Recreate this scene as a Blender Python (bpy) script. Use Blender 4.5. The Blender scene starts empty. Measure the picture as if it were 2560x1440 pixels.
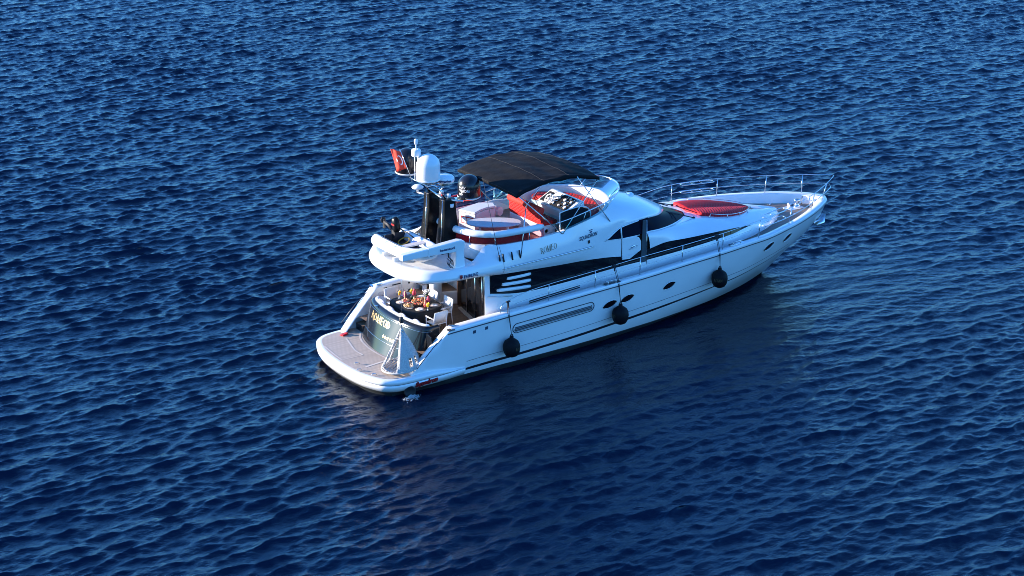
import bpy, bmesh, math, random
import numpy as np
from mathutils import Vector, Matrix
from mathutils.bvhtree import BVHTree

random.seed(7)
rng = np.random.default_rng(11)
R = math.radians
C = bpy.context.scene.collection
SC = bpy.context.scene

# ------------------------------------------------------------------ camera, sky, sun, exposure
cam_d = bpy.data.cameras.new('camera')
cam = bpy.data.objects.new('camera', cam_d)
C.objects.link(cam)
cam_d.sensor_width = 36.0
cam_d.lens = 4849.98 / 2560 * 36.0
cam_d.clip_start = 0.5
cam_d.clip_end = 20000
cam.location = (-31.026, -55.468, 27.220)
cam.rotation_euler = (R(90 - 20.615), 0, R(55.558 - 90))
SC.camera = cam

SUN_PHI, SUN_EL = R(42.0), R(12.0)          # azimuth measured from dead astern towards port
sun_dir = Vector((-math.cos(SUN_PHI) * math.cos(SUN_EL), math.sin(SUN_PHI) * math.cos(SUN_EL), math.sin(SUN_EL)))
world = bpy.data.worlds.new('World')
SC.world = world
world.use_nodes = True
wn, wl = world.node_tree.nodes, world.node_tree.links
wn.clear()
w_out = wn.new('ShaderNodeOutputWorld')
w_bg = wn.new('ShaderNodeBackground')
w_sky = wn.new('ShaderNodeTexSky')
w_sky.sky_type = 'NISHITA'
w_sky.sun_disc = False
w_sky.sun_elevation = SUN_EL
w_sky.sun_rotation = math.atan2(sun_dir.x, sun_dir.y)
w_sky.altitude = 0
w_sky.air_density = 1.0
w_sky.dust_density = 0.3
w_sky.ozone_density = 3.0
w_tint = wn.new('ShaderNodeMix')
w_tint.data_type = 'RGBA'
w_tint.blend_type = 'MULTIPLY'
w_tint.inputs['Factor'].default_value = 1.0
w_tint.inputs['B'].default_value = (0.41, 0.90, 1.48, 1)
wl.new(w_sky.outputs['Color'], w_tint.inputs['A'])
wl.new(w_tint.outputs['Result'], w_bg.inputs['Color'])
w_bg.inputs['Strength'].default_value = 0.15
wl.new(w_bg.outputs['Background'], w_out.inputs['Surface'])

sl = bpy.data.lights.new('sun', 'SUN')
sl.energy = 5.0
sl.angle = R(0.5)
sl.color = (1.0, 0.87, 0.74)
so = bpy.data.objects.new('sun', sl)
C.objects.link(so)
so.rotation_euler = sun_dir.to_track_quat('Z', 'Y').to_euler()
so.location = (-20, 20, 40)

SC.view_settings.view_transform = 'Standard'
SC.view_settings.look = 'None'
SC.view_settings.gamma = 1
SC.view_settings.exposure = 1.3
SC.cycles.filter_width = 0.9
SC.cycles.use_denoising = True
SC.cycles.use_adaptive_sampling = False
SC.cycles.caustics_reflective = False
SC.cycles.caustics_refractive = False
SC.cycles.sample_clamp_indirect = 4.0
SC.cycles.blur_glossy = 1.0
SC.cycles.diffuse_bounces = 6

# ------------------------------------------------------------------ materials
def mat(name, col, rough=0.5, metal=0.0, spec=0.5, coat=0.0, noise=0.0, nscale=3.0, bump=0.0, bscale=40.0, **kw):
    m = bpy.data.materials.new(name)
    m.use_nodes = True
    nt = m.node_tree
    p = nt.nodes['Principled BSDF']
    p.inputs['Base Color'].default_value = (*col, 1)
    p.inputs['Roughness'].default_value = rough
    p.inputs['Metallic'].default_value = metal
    p.inputs['Specular IOR Level'].default_value = spec
    p.inputs['Coat Weight'].default_value = coat
    p.inputs['Coat Roughness'].default_value = 0.06
    tc = nt.nodes.new('ShaderNodeTexCoord')
    if noise > 0:
        n = nt.nodes.new('ShaderNodeTexNoise')
        n.inputs['Scale'].default_value = nscale
        n.inputs['Detail'].default_value = 6
        nt.links.new(tc.outputs['Object'], n.inputs['Vector'])
        mr = nt.nodes.new('ShaderNodeMapRange')
        mr.inputs['From Min'].default_value = 0.3
        mr.inputs['From Max'].default_value = 0.7
        mr.inputs['To Min'].default_value = 1 - noise
        mr.inputs['To Max'].default_value = 1 + noise
        nt.links.new(n.outputs['Fac'], mr.inputs['Value'])
        mx = nt.nodes.new('ShaderNodeMix')
        mx.data_type = 'RGBA'
        mx.blend_type = 'MULTIPLY'
        mx.inputs['Factor'].default_value = 1
        mx.inputs['A'].default_value = (*col, 1)
        cc = nt.nodes.new('ShaderNodeCombineColor')
        for k in ('Red', 'Green', 'Blue'):
            nt.links.new(mr.outputs['Result'], cc.inputs[k])
        nt.links.new(cc.outputs['Color'], mx.inputs['B'])
        nt.links.new(mx.outputs['Result'], p.inputs['Base Color'])
    if bump > 0:
        n2 = nt.nodes.new('ShaderNodeTexNoise')
        n2.inputs['Scale'].default_value = bscale
        n2.inputs['Detail'].default_value = 4
        nt.links.new(tc.outputs['Object'], n2.inputs['Vector'])
        b = nt.nodes.new('ShaderNodeBump')
        b.inputs['Strength'].default_value = bump
        b.inputs['Distance'].default_value = 0.02
        nt.links.new(n2.outputs['Fac'], b.inputs['Height'])
        nt.links.new(b.outputs['Normal'], p.inputs['Normal'])
    return m

def planked(name, c1, c2, seam, pitch, axis='Y', rough=0.6):
    m = mat(name, c1, rough)
    nt = m.node_tree
    p = nt.nodes['Principled BSDF']
    tc = nt.nodes.new('ShaderNodeTexCoord')
    sp = nt.nodes.new('ShaderNodeSeparateXYZ')
    nt.links.new(tc.outputs['Object'], sp.inputs['Vector'])
    d = nt.nodes.new('ShaderNodeMath'); d.operation = 'DIVIDE'
    d.inputs[1].default_value = pitch
    nt.links.new(sp.outputs[axis], d.inputs[0])
    fr = nt.nodes.new('ShaderNodeMath'); fr.operation = 'FRACT'
    nt.links.new(d.outputs[0], fr.inputs[0])
    lt = nt.nodes.new('ShaderNodeMath'); lt.operation = 'LESS_THAN'
    lt.inputs[1].default_value = 0.16
    nt.links.new(fr.outputs[0], lt.inputs[0])
    fl = nt.nodes.new('ShaderNodeMath'); fl.operation = 'FLOOR'
    nt.links.new(d.outputs[0], fl.inputs[0])
    wn_ = nt.nodes.new('ShaderNodeTexWhiteNoise'); wn_.noise_dimensions = '1D'
    nt.links.new(fl.outputs[0], wn_.inputs['W'])
    ns = nt.nodes.new('ShaderNodeTexNoise')
    mp = nt.nodes.new('ShaderNodeMapping')
    mp.inputs['Scale'].default_value = (1.2, 9, 4) if axis == 'Y' else (9, 1.2, 4)
    nt.links.new(tc.outputs['Object'], mp.inputs['Vector'])
    nt.links.new(mp.outputs['Vector'], ns.inputs['Vector'])
    ns.inputs['Scale'].default_value = 1.6
    ns.inputs['Detail'].default_value = 6
    ad = nt.nodes.new('ShaderNodeMath'); ad.operation = 'ADD'
    nt.links.new(wn_.outputs['Value'], ad.inputs[0]); nt.links.new(ns.outputs['Fac'], ad.inputs[1])
    hf = nt.nodes.new('ShaderNodeMath'); hf.operation = 'MULTIPLY'; hf.inputs[1].default_value = 0.5
    nt.links.new(ad.outputs[0], hf.inputs[0])
    m1 = nt.nodes.new('ShaderNodeMix'); m1.data_type = 'RGBA'
    m1.inputs['A'].default_value = (*c1, 1); m1.inputs['B'].default_value = (*c2, 1)
    nt.links.new(hf.outputs[0], m1.inputs['Factor'])
    m2 = nt.nodes.new('ShaderNodeMix'); m2.data_type = 'RGBA'
    nt.links.new(m1.outputs['Result'], m2.inputs['A'])
    m2.inputs['B'].default_value = (*seam, 1)
    nt.links.new(lt.outputs[0], m2.inputs['Factor'])
    nt.links.new(m2.outputs['Result'], p.inputs['Base Color'])
    return m

def quilted(name, col, pitch, mode='diamond', depth=0.02):
    m = mat(name, col, 0.6, spec=0.15, noise=0.08, nscale=8)
    nt = m.node_tree
    p = nt.nodes['Principled BSDF']
    tc = nt.nodes.new('ShaderNodeTexCoord')
    sp = nt.nodes.new('ShaderNodeSeparateXYZ')
    nt.links.new(tc.outputs['Object'], sp.inputs['Vector'])
    def math_(op, a, b=None):
        n = nt.nodes.new('ShaderNodeMath'); n.operation = op
        for k, v in enumerate((a, b)):
            if v is None: continue
            if isinstance(v, (int, float)): n.inputs[k].default_value = v
            else: nt.links.new(v, n.inputs[k])
        return n.outputs[0]
    x, y, z = sp.outputs['X'], sp.outputs['Y'], sp.outputs['Z']
    k = math.pi / pitch
    if mode == 'diamond':
        xz = math_('ADD', x, math_('MULTIPLY', z, 1.4))
        a = math_('ABSOLUTE', math_('SINE', math_('MULTIPLY', math_('ADD', xz, y), k)))
        b = math_('ABSOLUTE', math_('SINE', math_('MULTIPLY', math_('SUBTRACT', xz, y), k)))
        h = math_('MINIMUM', a, b)
    elif mode == 'chevron':
        h = math_('ABSOLUTE', math_('SINE', math_('MULTIPLY', math_('ADD', x, math_('MULTIPLY', math_('ABSOLUTE', y), 0.55)), k)))
    else:
        h = math_('ABSOLUTE', math_('SINE', math_('MULTIPLY', y, k)))
    h = math_('POWER', h, 0.5)
    b_ = nt.nodes.new('ShaderNodeBump')
    b_.inputs['Strength'].default_value = 1.0
    b_.inputs['Distance'].default_value = depth
    nt.links.new(h, b_.inputs['Height'])
    nt.links.new(b_.outputs['Normal'], p.inputs['Normal'])
    return m

M = dict(
    white=mat('gelcoat_white', (0.80, 0.80, 0.80), 0.22, coat=0.4, noise=0.025, nscale=1.2),
    cream=mat('moulding_white', (0.82, 0.80, 0.77), 0.4, noise=0.03, nscale=2),
    nonskid=mat('nonskid_white', (0.66, 0.65, 0.63), 0.7, noise=0.05, nscale=4, bump=0.2, bscale=120),
    antifoul=mat('antifouling', (0.022, 0.026, 0.028), 0.6, noise=0.35, nscale=2.5),
    stripe=mat('boot_stripe', (0.012, 0.012, 0.018), 0.35),
    rub=mat('rubbing_strake', (0.03, 0.035, 0.05), 0.35),
    glass=mat('dark_glass', (0.005, 0.006, 0.009), 0.05, spec=0.28),
    navy=mat('navy_gelcoat', (0.011, 0.013, 0.017), 0.12, spec=0.38, coat=0.0, noise=0.12, nscale=1.5),
    black=mat('black_gloss', (0.004, 0.004, 0.005), 0.3, spec=0.2),
    blackmat=mat('black_rubber', (0.012, 0.012, 0.016), 0.6, noise=0.2, nscale=6),
    fender=mat('fender_cloth', (0.003, 0.0035, 0.006), 0.6, spec=0.18, noise=0.25, nscale=10, bump=0.3, bscale=60),
    steel=mat('stainless', (0.62, 0.62, 0.63), 0.14, metal=1.0),
    blackdome=mat('black_dome', (0.010, 0.010, 0.013), 0.26, coat=0.15),
    slat=mat('louvre_grey', (0.22, 0.24, 0.27), 0.35),
    wsglass=mat('windscreen_glass', (0.006, 0.010, 0.022), 0.06, spec=0.008),
    decktk=planked('teak_deck', (0.17, 0.135, 0.11), (0.25, 0.20, 0.165), (0.09, 0.07, 0.06), 0.085),
    foam=mat('sea_foam', (0.45, 0.48, 0.50), 0.6),
    seam=mat('canopy_stitching', (0.03, 0.03, 0.032), 0.8, spec=0.2),
    recess_shade=mat('recess_shade_black', (0.012, 0.008, 0.006), 0.9, spec=0.03),
    jamb=mat('jamb_grey', (0.07, 0.085, 0.095), 0.8, spec=0.1),
    canvas=mat('bimini_canvas', (0.006, 0.006, 0.0068), 0.85, spec=0.2, noise=0.25, nscale=4, bump=0.9, bscale=4),
    red=quilted('red_quilt', (0.60, 0.022, 0.020), 0.19, 'diamond'),
    redrib=quilted('red_rib', (0.52, 0.016, 0.024), 0.125, 'chevron', 0.022),
    redroll=quilted('red_roll', (0.58, 0.042, 0.030), 0.10, 'ribs', 0.015),
    redplain=mat('red_vinyl', (0.50, 0.012, 0.014), 0.5, spec=0.2, noise=0.06, nscale=4),
    teak=planked('teak_weathered', (0.46, 0.36, 0.27), (0.60, 0.48, 0.375), (0.35, 0.275, 0.21), 0.085),
    teakw=planked('teak_warm', (0.27, 0.165, 0.10), (0.36, 0.23, 0.15), (0.10, 0.065, 0.045), 0.085),
    inlay=mat('teak_margin', (0.70, 0.60, 0.50), 0.6, noise=0.1),
    wood=mat('cherry_wood', (0.055, 0.022, 0.010), 0.3, noise=0.3, nscale=5),
    bolster=mat('bolster_vinyl', (0.78, 0.78, 0.77), 0.35, noise=0.03),
    seatgrey=mat('seat_vinyl', (0.62, 0.60, 0.64), 0.5, noise=0.05),
    chairwhite=mat('chair_sling', (0.78, 0.76, 0.72), 0.6, noise=0.03, bump=0.15, bscale=90),
    dome=mat('dome_white', (0.80, 0.80, 0.80), 0.3, noise=0.02),
    pvc=mat('tender_pvc', (0.76, 0.76, 0.76), 0.45, noise=0.04, nscale=2),
    cloth=mat('table_cloth', (0.010, 0.010, 0.011), 0.75, bump=0.5, bscale=5),
    china=mat('china', (0.82, 0.82, 0.80), 0.15),
    mat_=mat('place_mat', (0.36, 0.27, 0.21), 0.6, noise=0.25, nscale=14),
    gold=mat('gold_letter', (0.50, 0.36, 0.17), 0.35, metal=0.9),
    goldflat=mat('gold_brown_letter', (0.16, 0.115, 0.06), 0.35, metal=0.4),
    darkblue=mat('blue_letter', (0.010, 0.020, 0.10), 0.4),
    greyl=mat('grey_letter', (0.06, 0.09, 0.14), 0.3, metal=0.3),
    redl=mat('red_letter', (0.40, 0.010, 0.012), 0.4),
    blackl=mat('black_letter', (0.01, 0.01, 0.012), 0.4),
    whitel=mat('white_letter', (0.8, 0.8, 0.8), 0.4),
    flagred=mat('flag_red', (0.78, 0.05, 0.02), 0.7, noise=0.08),
    rope=mat('dark_rope', (0.02, 0.022, 0.03), 0.8),
    macrame=mat('macrame_cotton', (0.50, 0.48, 0.46), 0.85, noise=0.2, nscale=25, bump=0.8, bscale=45),
    orange=mat('orange_juice', (0.85, 0.36, 0.01), 0.3),
    yellow=mat('yellow_juice', (0.9, 0.55, 0.02), 0.3),
    pink=mat('pink_napkin', (0.70, 0.06, 0.12), 0.7),
    purple=mat('purple_napkin', (0.22, 0.03, 0.12), 0.7),
    bread=mat('bread_crust', (0.55, 0.30, 0.10), 0.7, noise=0.3, nscale=20),
    fruit=mat('melon_fruit', (0.72, 0.28, 0.10), 0.5, noise=0.5, nscale=30),
    salmon=mat('watermelon_fruit', (0.70, 0.12, 0.08), 0.5, noise=0.4, nscale=30),
    cheese=mat('cheese_slices', (0.78, 0.55, 0.28), 0.5, noise=0.3, nscale=30),
    olive=mat('olive_dish', (0.04, 0.03, 0.02), 0.4, noise=0.5, nscale=30),
    leaf=mat('leaf_green', (0.05, 0.10, 0.03), 0.6, noise=0.4, nscale=20),
    petal=mat('white_petal', (0.80, 0.78, 0.74), 0.6),
    blueplastic=mat('blue_plastic', (0.03, 0.12, 0.40), 0.4),
    hoseyellow=mat('yellow_hose', (0.55, 0.30, 0.02), 0.5),
    redchock=mat('red_plastic', (0.65, 0.01, 0.02), 0.4),
)
# clear glass: greenish perspex of the flybridge windscreen, and the red smoked strip under the bolster
def clearglass(name, col, rough=0.02, alpha=0.35):
    m = bpy.data.materials.new(name)
    m.use_nodes = True
    nt = m.node_tree
    nt.nodes.clear()
    o = nt.nodes.new('ShaderNodeOutputMaterial')
    t = nt.nodes.new('ShaderNodeBsdfTransparent'); t.inputs['Color'].default_value = (*col, 1)
    g = nt.nodes.new('ShaderNodeBsdfGlossy'); g.inputs['Roughness'].default_value = rough
    f = nt.nodes.new('ShaderNodeFresnel'); f.inputs['IOR'].default_value = 1.18
    mx = nt.nodes.new('ShaderNodeMixShader')
    nt.links.new(f.outputs[0], mx.inputs['Fac'])
    nt.links.new(t.outputs[0], mx.inputs[1]); nt.links.new(g.outputs[0], mx.inputs[2])
    d = nt.nodes.new('ShaderNodeBsdfDiffuse'); d.inputs['Color'].default_value = (*[c * 0.8 for c in col], 1)
    m2 = nt.nodes.new('ShaderNodeMixShader'); m2.inputs['Fac'].default_value = alpha
    nt.links.new(mx.outputs[0], m2.inputs[1]); nt.links.new(d.outputs[0], m2.inputs[2])
    nt.links.new(m2.outputs[0], o.inputs['Surface'])
    return m
M['perspex'] = clearglass('perspex_clear', (0.52, 0.90, 0.96), 0.02, 0.015)
M['smoked'] = clearglass('perspex_smoked', (0.80, 0.38, 0.45), 0.03, 0.03)
M['glassware'] = clearglass('drinking_glass', (0.95, 0.95, 0.95), 0.02, 0.1)

# ------------------------------------------------------------------ mesh helpers
def thing(name, label, cat, loc=(0, 0, 0), group=None):
    o = bpy.data.objects.new(name, None)
    o.empty_display_size = 0.2
    C.objects.link(o)
    o.location = loc
    o['label'] = label; o['category'] = cat
    if group: o['group'] = group
    o['_w'] = list(loc)
    return o

def tag(o, label, cat, group=None):
    o['label'] = label; o['category'] = cat
    if group: o['group'] = group
    return o

class MB:
    """collects shapes (world coordinates) and links them as ONE mesh object"""
    def __init__(s):
        s.v = []; s.f = []; s.m = []; s.s = []
    def add(s, verts, faces, mi=0, smooth=True):
        b = len(s.v)
        s.v.extend([tuple(map(float, p)) for p in verts])
        for f in faces:
            s.f.append([i + b for i in f]); s.m.append(mi); s.s.append(smooth)
        return s
    def grid(s, P, mi=0, smooth=True, closeu=False, closev=False):
        P = np.asarray(P, float); n, m = P.shape[:2]
        fs = []
        for i in range(n if closeu else n - 1):
            for j in range(m if closev else m - 1):
                a, b = i, (i + 1) % n; c, d = j, (j + 1) % m
                fs.append([a * m + c, b * m + c, b * m + d, a * m + d])
        mi_ = mi
        if callable(mi):
            b0 = len(s.v)
            s.v.extend(map(tuple, P.reshape(-1, 3)))
            k = 0
            for i in range(n if closeu else n - 1):
                for j in range(m if closev else m - 1):
                    s.f.append([q + b0 for q in fs[k]]); s.m.append(mi(i, j)); s.s.append(smooth); k += 1
            return s
        return s.add(P.reshape(-1, 3), fs, mi_, smooth)
    def tube(s, path, r, seg=8, mi=0, closed=False, caps=True):
        P = [Vector(p) for p in path]; n = len(P)
        rr = r if hasattr(r, '__len__') else [r] * n
        rings = []
        up = None
        for i in range(n):
            if closed: t = P[(i + 1) % n] - P[i - 1]
            else: t = P[min(i + 1, n - 1)] - P[max(i - 1, 0)]
            t.normalize()
            if up is None:
                up = Vector((0, 0, 1)) if abs(t.z) < 0.9 else Vector((1, 0, 0))
            a = (up - t * up.dot(t)).normalized(); up = a
            b = t.cross(a)
            rings.append([P[i] + (a * math.cos(2 * math.pi * k / seg) + b * math.sin(2 * math.pi * k / seg)) * rr[i] for k in range(seg)])
        s.grid(rings, mi, True, closed, True)
        if caps and not closed:
            b0 = len(s.v)
            s.v.extend([tuple(p) for p in rings[0]] + [tuple(p) for p in rings[-1]])
            s.f.append(list(range(b0, b0 + seg))); s.m.append(mi); s.s.append(False)
            s.f.append(list(range(b0 + seg, b0 + 2 * seg))); s.m.append(mi); s.s.append(False)
        return s
    def prism(s, poly, vec, mi=0, smooth=False):
        """extrude a planar 3-D polygon along vec"""
        n = len(poly); P = [Vector(p) for p in poly]; V = Vector(vec)
        v = P + [p + V for p in P]
        f = [list(range(n)), list(range(2 * n - 1, n - 1, -1))] + [[i, (i + 1) % n, n + (i + 1) % n, n + i] for i in range(n)]
        return s.add(v, f, mi, smooth)
    def box(s, c, size, rot=0.0, mi=0, axis='Z', taper=1.0):
        hx, hy_, hz = [q / 2 for q in size]
        mtx = Matrix.Rotation(rot, 3, axis)
        vs = []
        for z in (-hz, hz):
            k = taper if z > 0 else 1
            for x, y in ((-hx, -hy_), (hx, -hy_), (hx, hy_), (-hx, hy_)):
                vs.append(mtx @ Vector((x * k, y * k, z)) + Vector(c))
        return s.add(vs, [[3, 2, 1, 0], [4, 5, 6, 7], [0, 1, 5, 4], [1, 2, 6, 5], [2, 3, 7, 6], [3, 0, 4, 7]], mi, False)
    def lathe(s, prof, c, seg=20, mi=0, smooth=True, axis=None, sx=1.0, sy=1.0):
        rings = []
        A = axis.to_matrix().to_3x3() if axis is not None else Matrix.Identity(3)
        for r, z in prof:
            rings.append([A @ Vector((r * sx * math.cos(2 * math.pi * k / seg), r * sy * math.sin(2 * math.pi * k / seg), z)) + Vector(c) for k in range(seg)])
        return s.grid(rings, mi, smooth, False, True)
    def ball(s, c, r, seg=12, mi=0):
        rx, ry, rz = r if hasattr(r, '__len__') else (r, r, r)
        n = max(6, seg // 2)
        return s.lathe([(math.sin(math.pi * k / n), math.cos(math.pi * k / n) * rz) for k in range(n + 1)], c, seg, mi, True, None, rx, ry)
    def build(s, name, mats, parent=None, bevel=0.0, solid=0.0, subsurf=0, weld=True, origin=None):
        me = bpy.data.meshes.new(name)
        w = Vector(parent['_w']) if parent is not None else (Vector(origin) if origin is not None else Vector((0, 0, 0)))
        me.from_pydata([(p[0] - w.x, p[1] - w.y, p[2] - w.z) for p in s.v], [], s.f)
        if not isinstance(mats, (list, tuple)): mats = [mats]
        for m in mats: me.materials.append(m)
        me.polygons.foreach_set('material_index', s.m)
        me.polygons.foreach_set('use_smooth', s.s)
        if weld:
            bm = bmesh.new(); bm.from_mesh(me)
            bmesh.ops.remove_doubles(bm, verts=bm.verts, dist=1e-5)
            bmesh.ops.recalc_face_normals(bm, faces=bm.faces)
            bm.to_mesh(me); bm.free()
        me.update()
        o = bpy.data.objects.new(name, me)
        C.objects.link(o)
        if parent is not None:
            o.parent = parent
        else:
            o.location = w
        o['_w'] = list(w)
        if solid:
            md = o.modifiers.new('thickness', 'SOLIDIFY'); md.thickness = solid; md.offset = 0
        if bevel:
            md = o.modifiers.new('bevel', 'BEVEL'); md.width = bevel; md.segments = 2; md.limit_method = 'ANGLE'; md.angle_limit = R(40)
            for p in me.polygons: p.use_smooth = True
            wnm = o.modifiers.new('normals', 'WEIGHTED_NORMAL')
        if subsurf:
            md = o.modifiers.new('sub', 'SUBSURF'); md.levels = md.render_levels = subsurf
        return o

def cr(pts, n=6):
    """Catmull-Rom through the points"""
    P = np.asarray(pts, float)
    Q = np.vstack([2 * P[0] - P[1], P, 2 * P[-1] - P[-2]])
    out = []
    for i in range(1, len(Q) - 2):
        for k in range(n):
            t = k / n
            a, b, c, d = Q[i - 1], Q[i], Q[i + 1], Q[i + 2]
            out.append(0.5 * ((2 * b) + (-a + c) * t + (2 * a - 5 * b + 4 * c - d) * t * t + (-a + 3 * b - 3 * c + d) * t ** 3))
    out.append(P[-1])
    return np.array(out)

def mir(P):
    return np.asarray(P, float) * np.array([1, -1, 1])

def both(P):
    """starboard half starting on the centreline -> full curve port..starboard"""
    P = np.asarray(P, float)
    return np.vstack([mir(P)[::-1], P[1:]])

def pchip(xs, ys, x):
    xs = np.asarray(xs, float); ys = np.asarray(ys, float)
    x = np.clip(np.asarray(x, float), xs[0], xs[-1])
    h = np.diff(xs); d = np.diff(ys) / h; m = np.zeros_like(ys)
    for i in range(1, len(xs) - 1):
        if d[i - 1] * d[i] > 0:
            w1 = 2 * h[i] + h[i - 1]; w2 = h[i] + 2 * h[i - 1]
            m[i] = (w1 + w2) / (w1 / d[i - 1] + w2 / d[i])
    m[0] = d[0]; m[-1] = d[-1]
    i = np.clip(np.searchsorted(xs, x, side='right') - 1, 0, len(h) - 1); t = (x - xs[i]) / h[i]
    return ys[i] * (1 + 2 * t) * (1 - t) ** 2 + m[i] * h[i] * t * (1 - t) ** 2 + ys[i + 1] * t * t * (3 - 2 * t) + m[i + 1] * h[i] * t * t * (t - 1)

def text_shape(body, size, bold=0.0, shear=0.0):
    """2-D vertices and faces of a line of text, origin at its left end"""
    cu = bpy.data.curves.new('txt', 'FONT')
    cu.body = body; cu.size = size; cu.offset = bold; cu.shear = shear; cu.resolution_u = 3
    ob = bpy.data.objects.new('txt', cu)
    C.objects.link(ob)
    bpy.context.view_layer.update()
    me = bpy.data.meshes.new_from_object(ob.evaluated_get(bpy.context.evaluated_depsgraph_get()))
    v = [(p.co.x, p.co.y) for p in me.vertices]
    f = [list(p.vertices) for p in me.polygons]
    bpy.data.objects.remove(ob); bpy.data.curves.remove(cu); bpy.data.meshes.remove(me)
    return v, f

# a small serif alphabet for the yacht's name (strokes: x0,y0,x1,y1,width)
SERIF = {
    'R': [('v', .14, 0, 1, .13), ('arc', .16, .73, .36, .27, -90, 90, .11), ('d', .38, .48, .86, -.22, .13), ('h', .02, .30, 0), ('h', .02, .26, 1)],
    'O': [('arc', .42, .5, .38, .5, 0, 360, .13)],
    'M': [('v', .14, 0, 1, .07), ('d', .14, 1, .50, -.12, .14), ('d', .50, .1, .84, 1, .07), ('v', .88, 0, 1, .14), ('h', .0, .28, 0), ('h', .74, 1.02, 0), ('h', .0, .24, 1), ('h', .78, 1.02, 1)],
    'E': [('v', .14, 0, 1, .13), ('h', .02, .60, 0), ('h', .02, .58, 1), ('h', .14, .48, .52)],
    'D': [('v', .14, 0, 1, .13), ('arc', .16, .5, .50, .5, -90, 90, .13), ('h', .02, .24, 0), ('h', .02, .24, 1)],
}
ADV = {'R': .80, 'O': .90, 'M': 1.10, 'E': .70, 'D': .80}
def serif(word, size):
    V, F = [], []
    x0 = 0
    def quad(a, b, w):
        d = np.array(b, float) - np.array(a, float); n = np.array([-d[1], d[0]]) / (np.hypot(*d) + 1e-9) * w / 2
        i = len(V)
        V.extend([(np.array(a) + n), (np.array(a) - n), (np.array(b) - n), (np.array(b) + n)]); F.append([i, i + 1, i + 2, i + 3])
    for ch in word:
        for st in SERIF[ch]:
            if st[0] == 'v': quad((x0 + st[1], st[2]), (x0 + st[1], st[3]), st[4])
            elif st[0] == 'h': quad((x0 + st[1], st[3]), (x0 + st[2], st[3]), .06)
            elif st[0] == 'd': quad((x0 + st[1], st[2]), (x0 + st[3], st[4]), st[5])
            else:
                _, cx, cy, rx, ry, a0, a1, w = st
                n = 20
                ang = [R(a0 + (a1 - a0) * k / n) for k in range(n + 1)]
                i = len(V)
                for a in ang:
                    ww = w * (0.35 + 0.65 * abs(math.cos(a)))
                    V.append(np.array((x0 + cx + (rx) * math.cos(a), cy + ry * math.sin(a))))
                    V.append(np.array((x0 + cx + (rx - ww) * math.cos(a), cy + (ry - .05) * math.sin(a))))
                for k in range(n): F.append([i + 2 * k, i + 2 * k + 1, i + 2 * k + 3, i + 2 * k + 2])
        x0 += ADV[ch]
    return [(p[0] * size, p[1] * size) for p in V], F

def caster(*objs):
    """side-on ray caster: y of the outer surface at (x, z)"""
    trees = []
    for o in objs:
        dg = bpy.context.evaluated_depsgraph_get()
        me = o.data
        w = Vector(o['_w'])
        trees.append(BVHTree.FromPolygons([v.co + w for v in me.vertices], [list(p.vertices) for p in me.polygons]))
    def f(x, z, side=-1, default=-2.3):
        best = None
        for t in trees:
            loc, *_ = t.ray_cast(Vector((x, side * 6, z)), Vector((0, -side, 0)))
            if loc is not None and (best is None or abs(loc.y) > abs(best)): best = loc.y
        return best if best is not None else -side * default
    return f

def decal(mb, v2, f2, place, mi=0, thick=0.006):
    """lay a flat 2-D shape on a surface: place(u, v, h) -> 3-D point at height h over it"""
    a = [place(u, v, thick) for u, v in v2]
    mb.add(a, f2, mi, False)
    return mb

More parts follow.
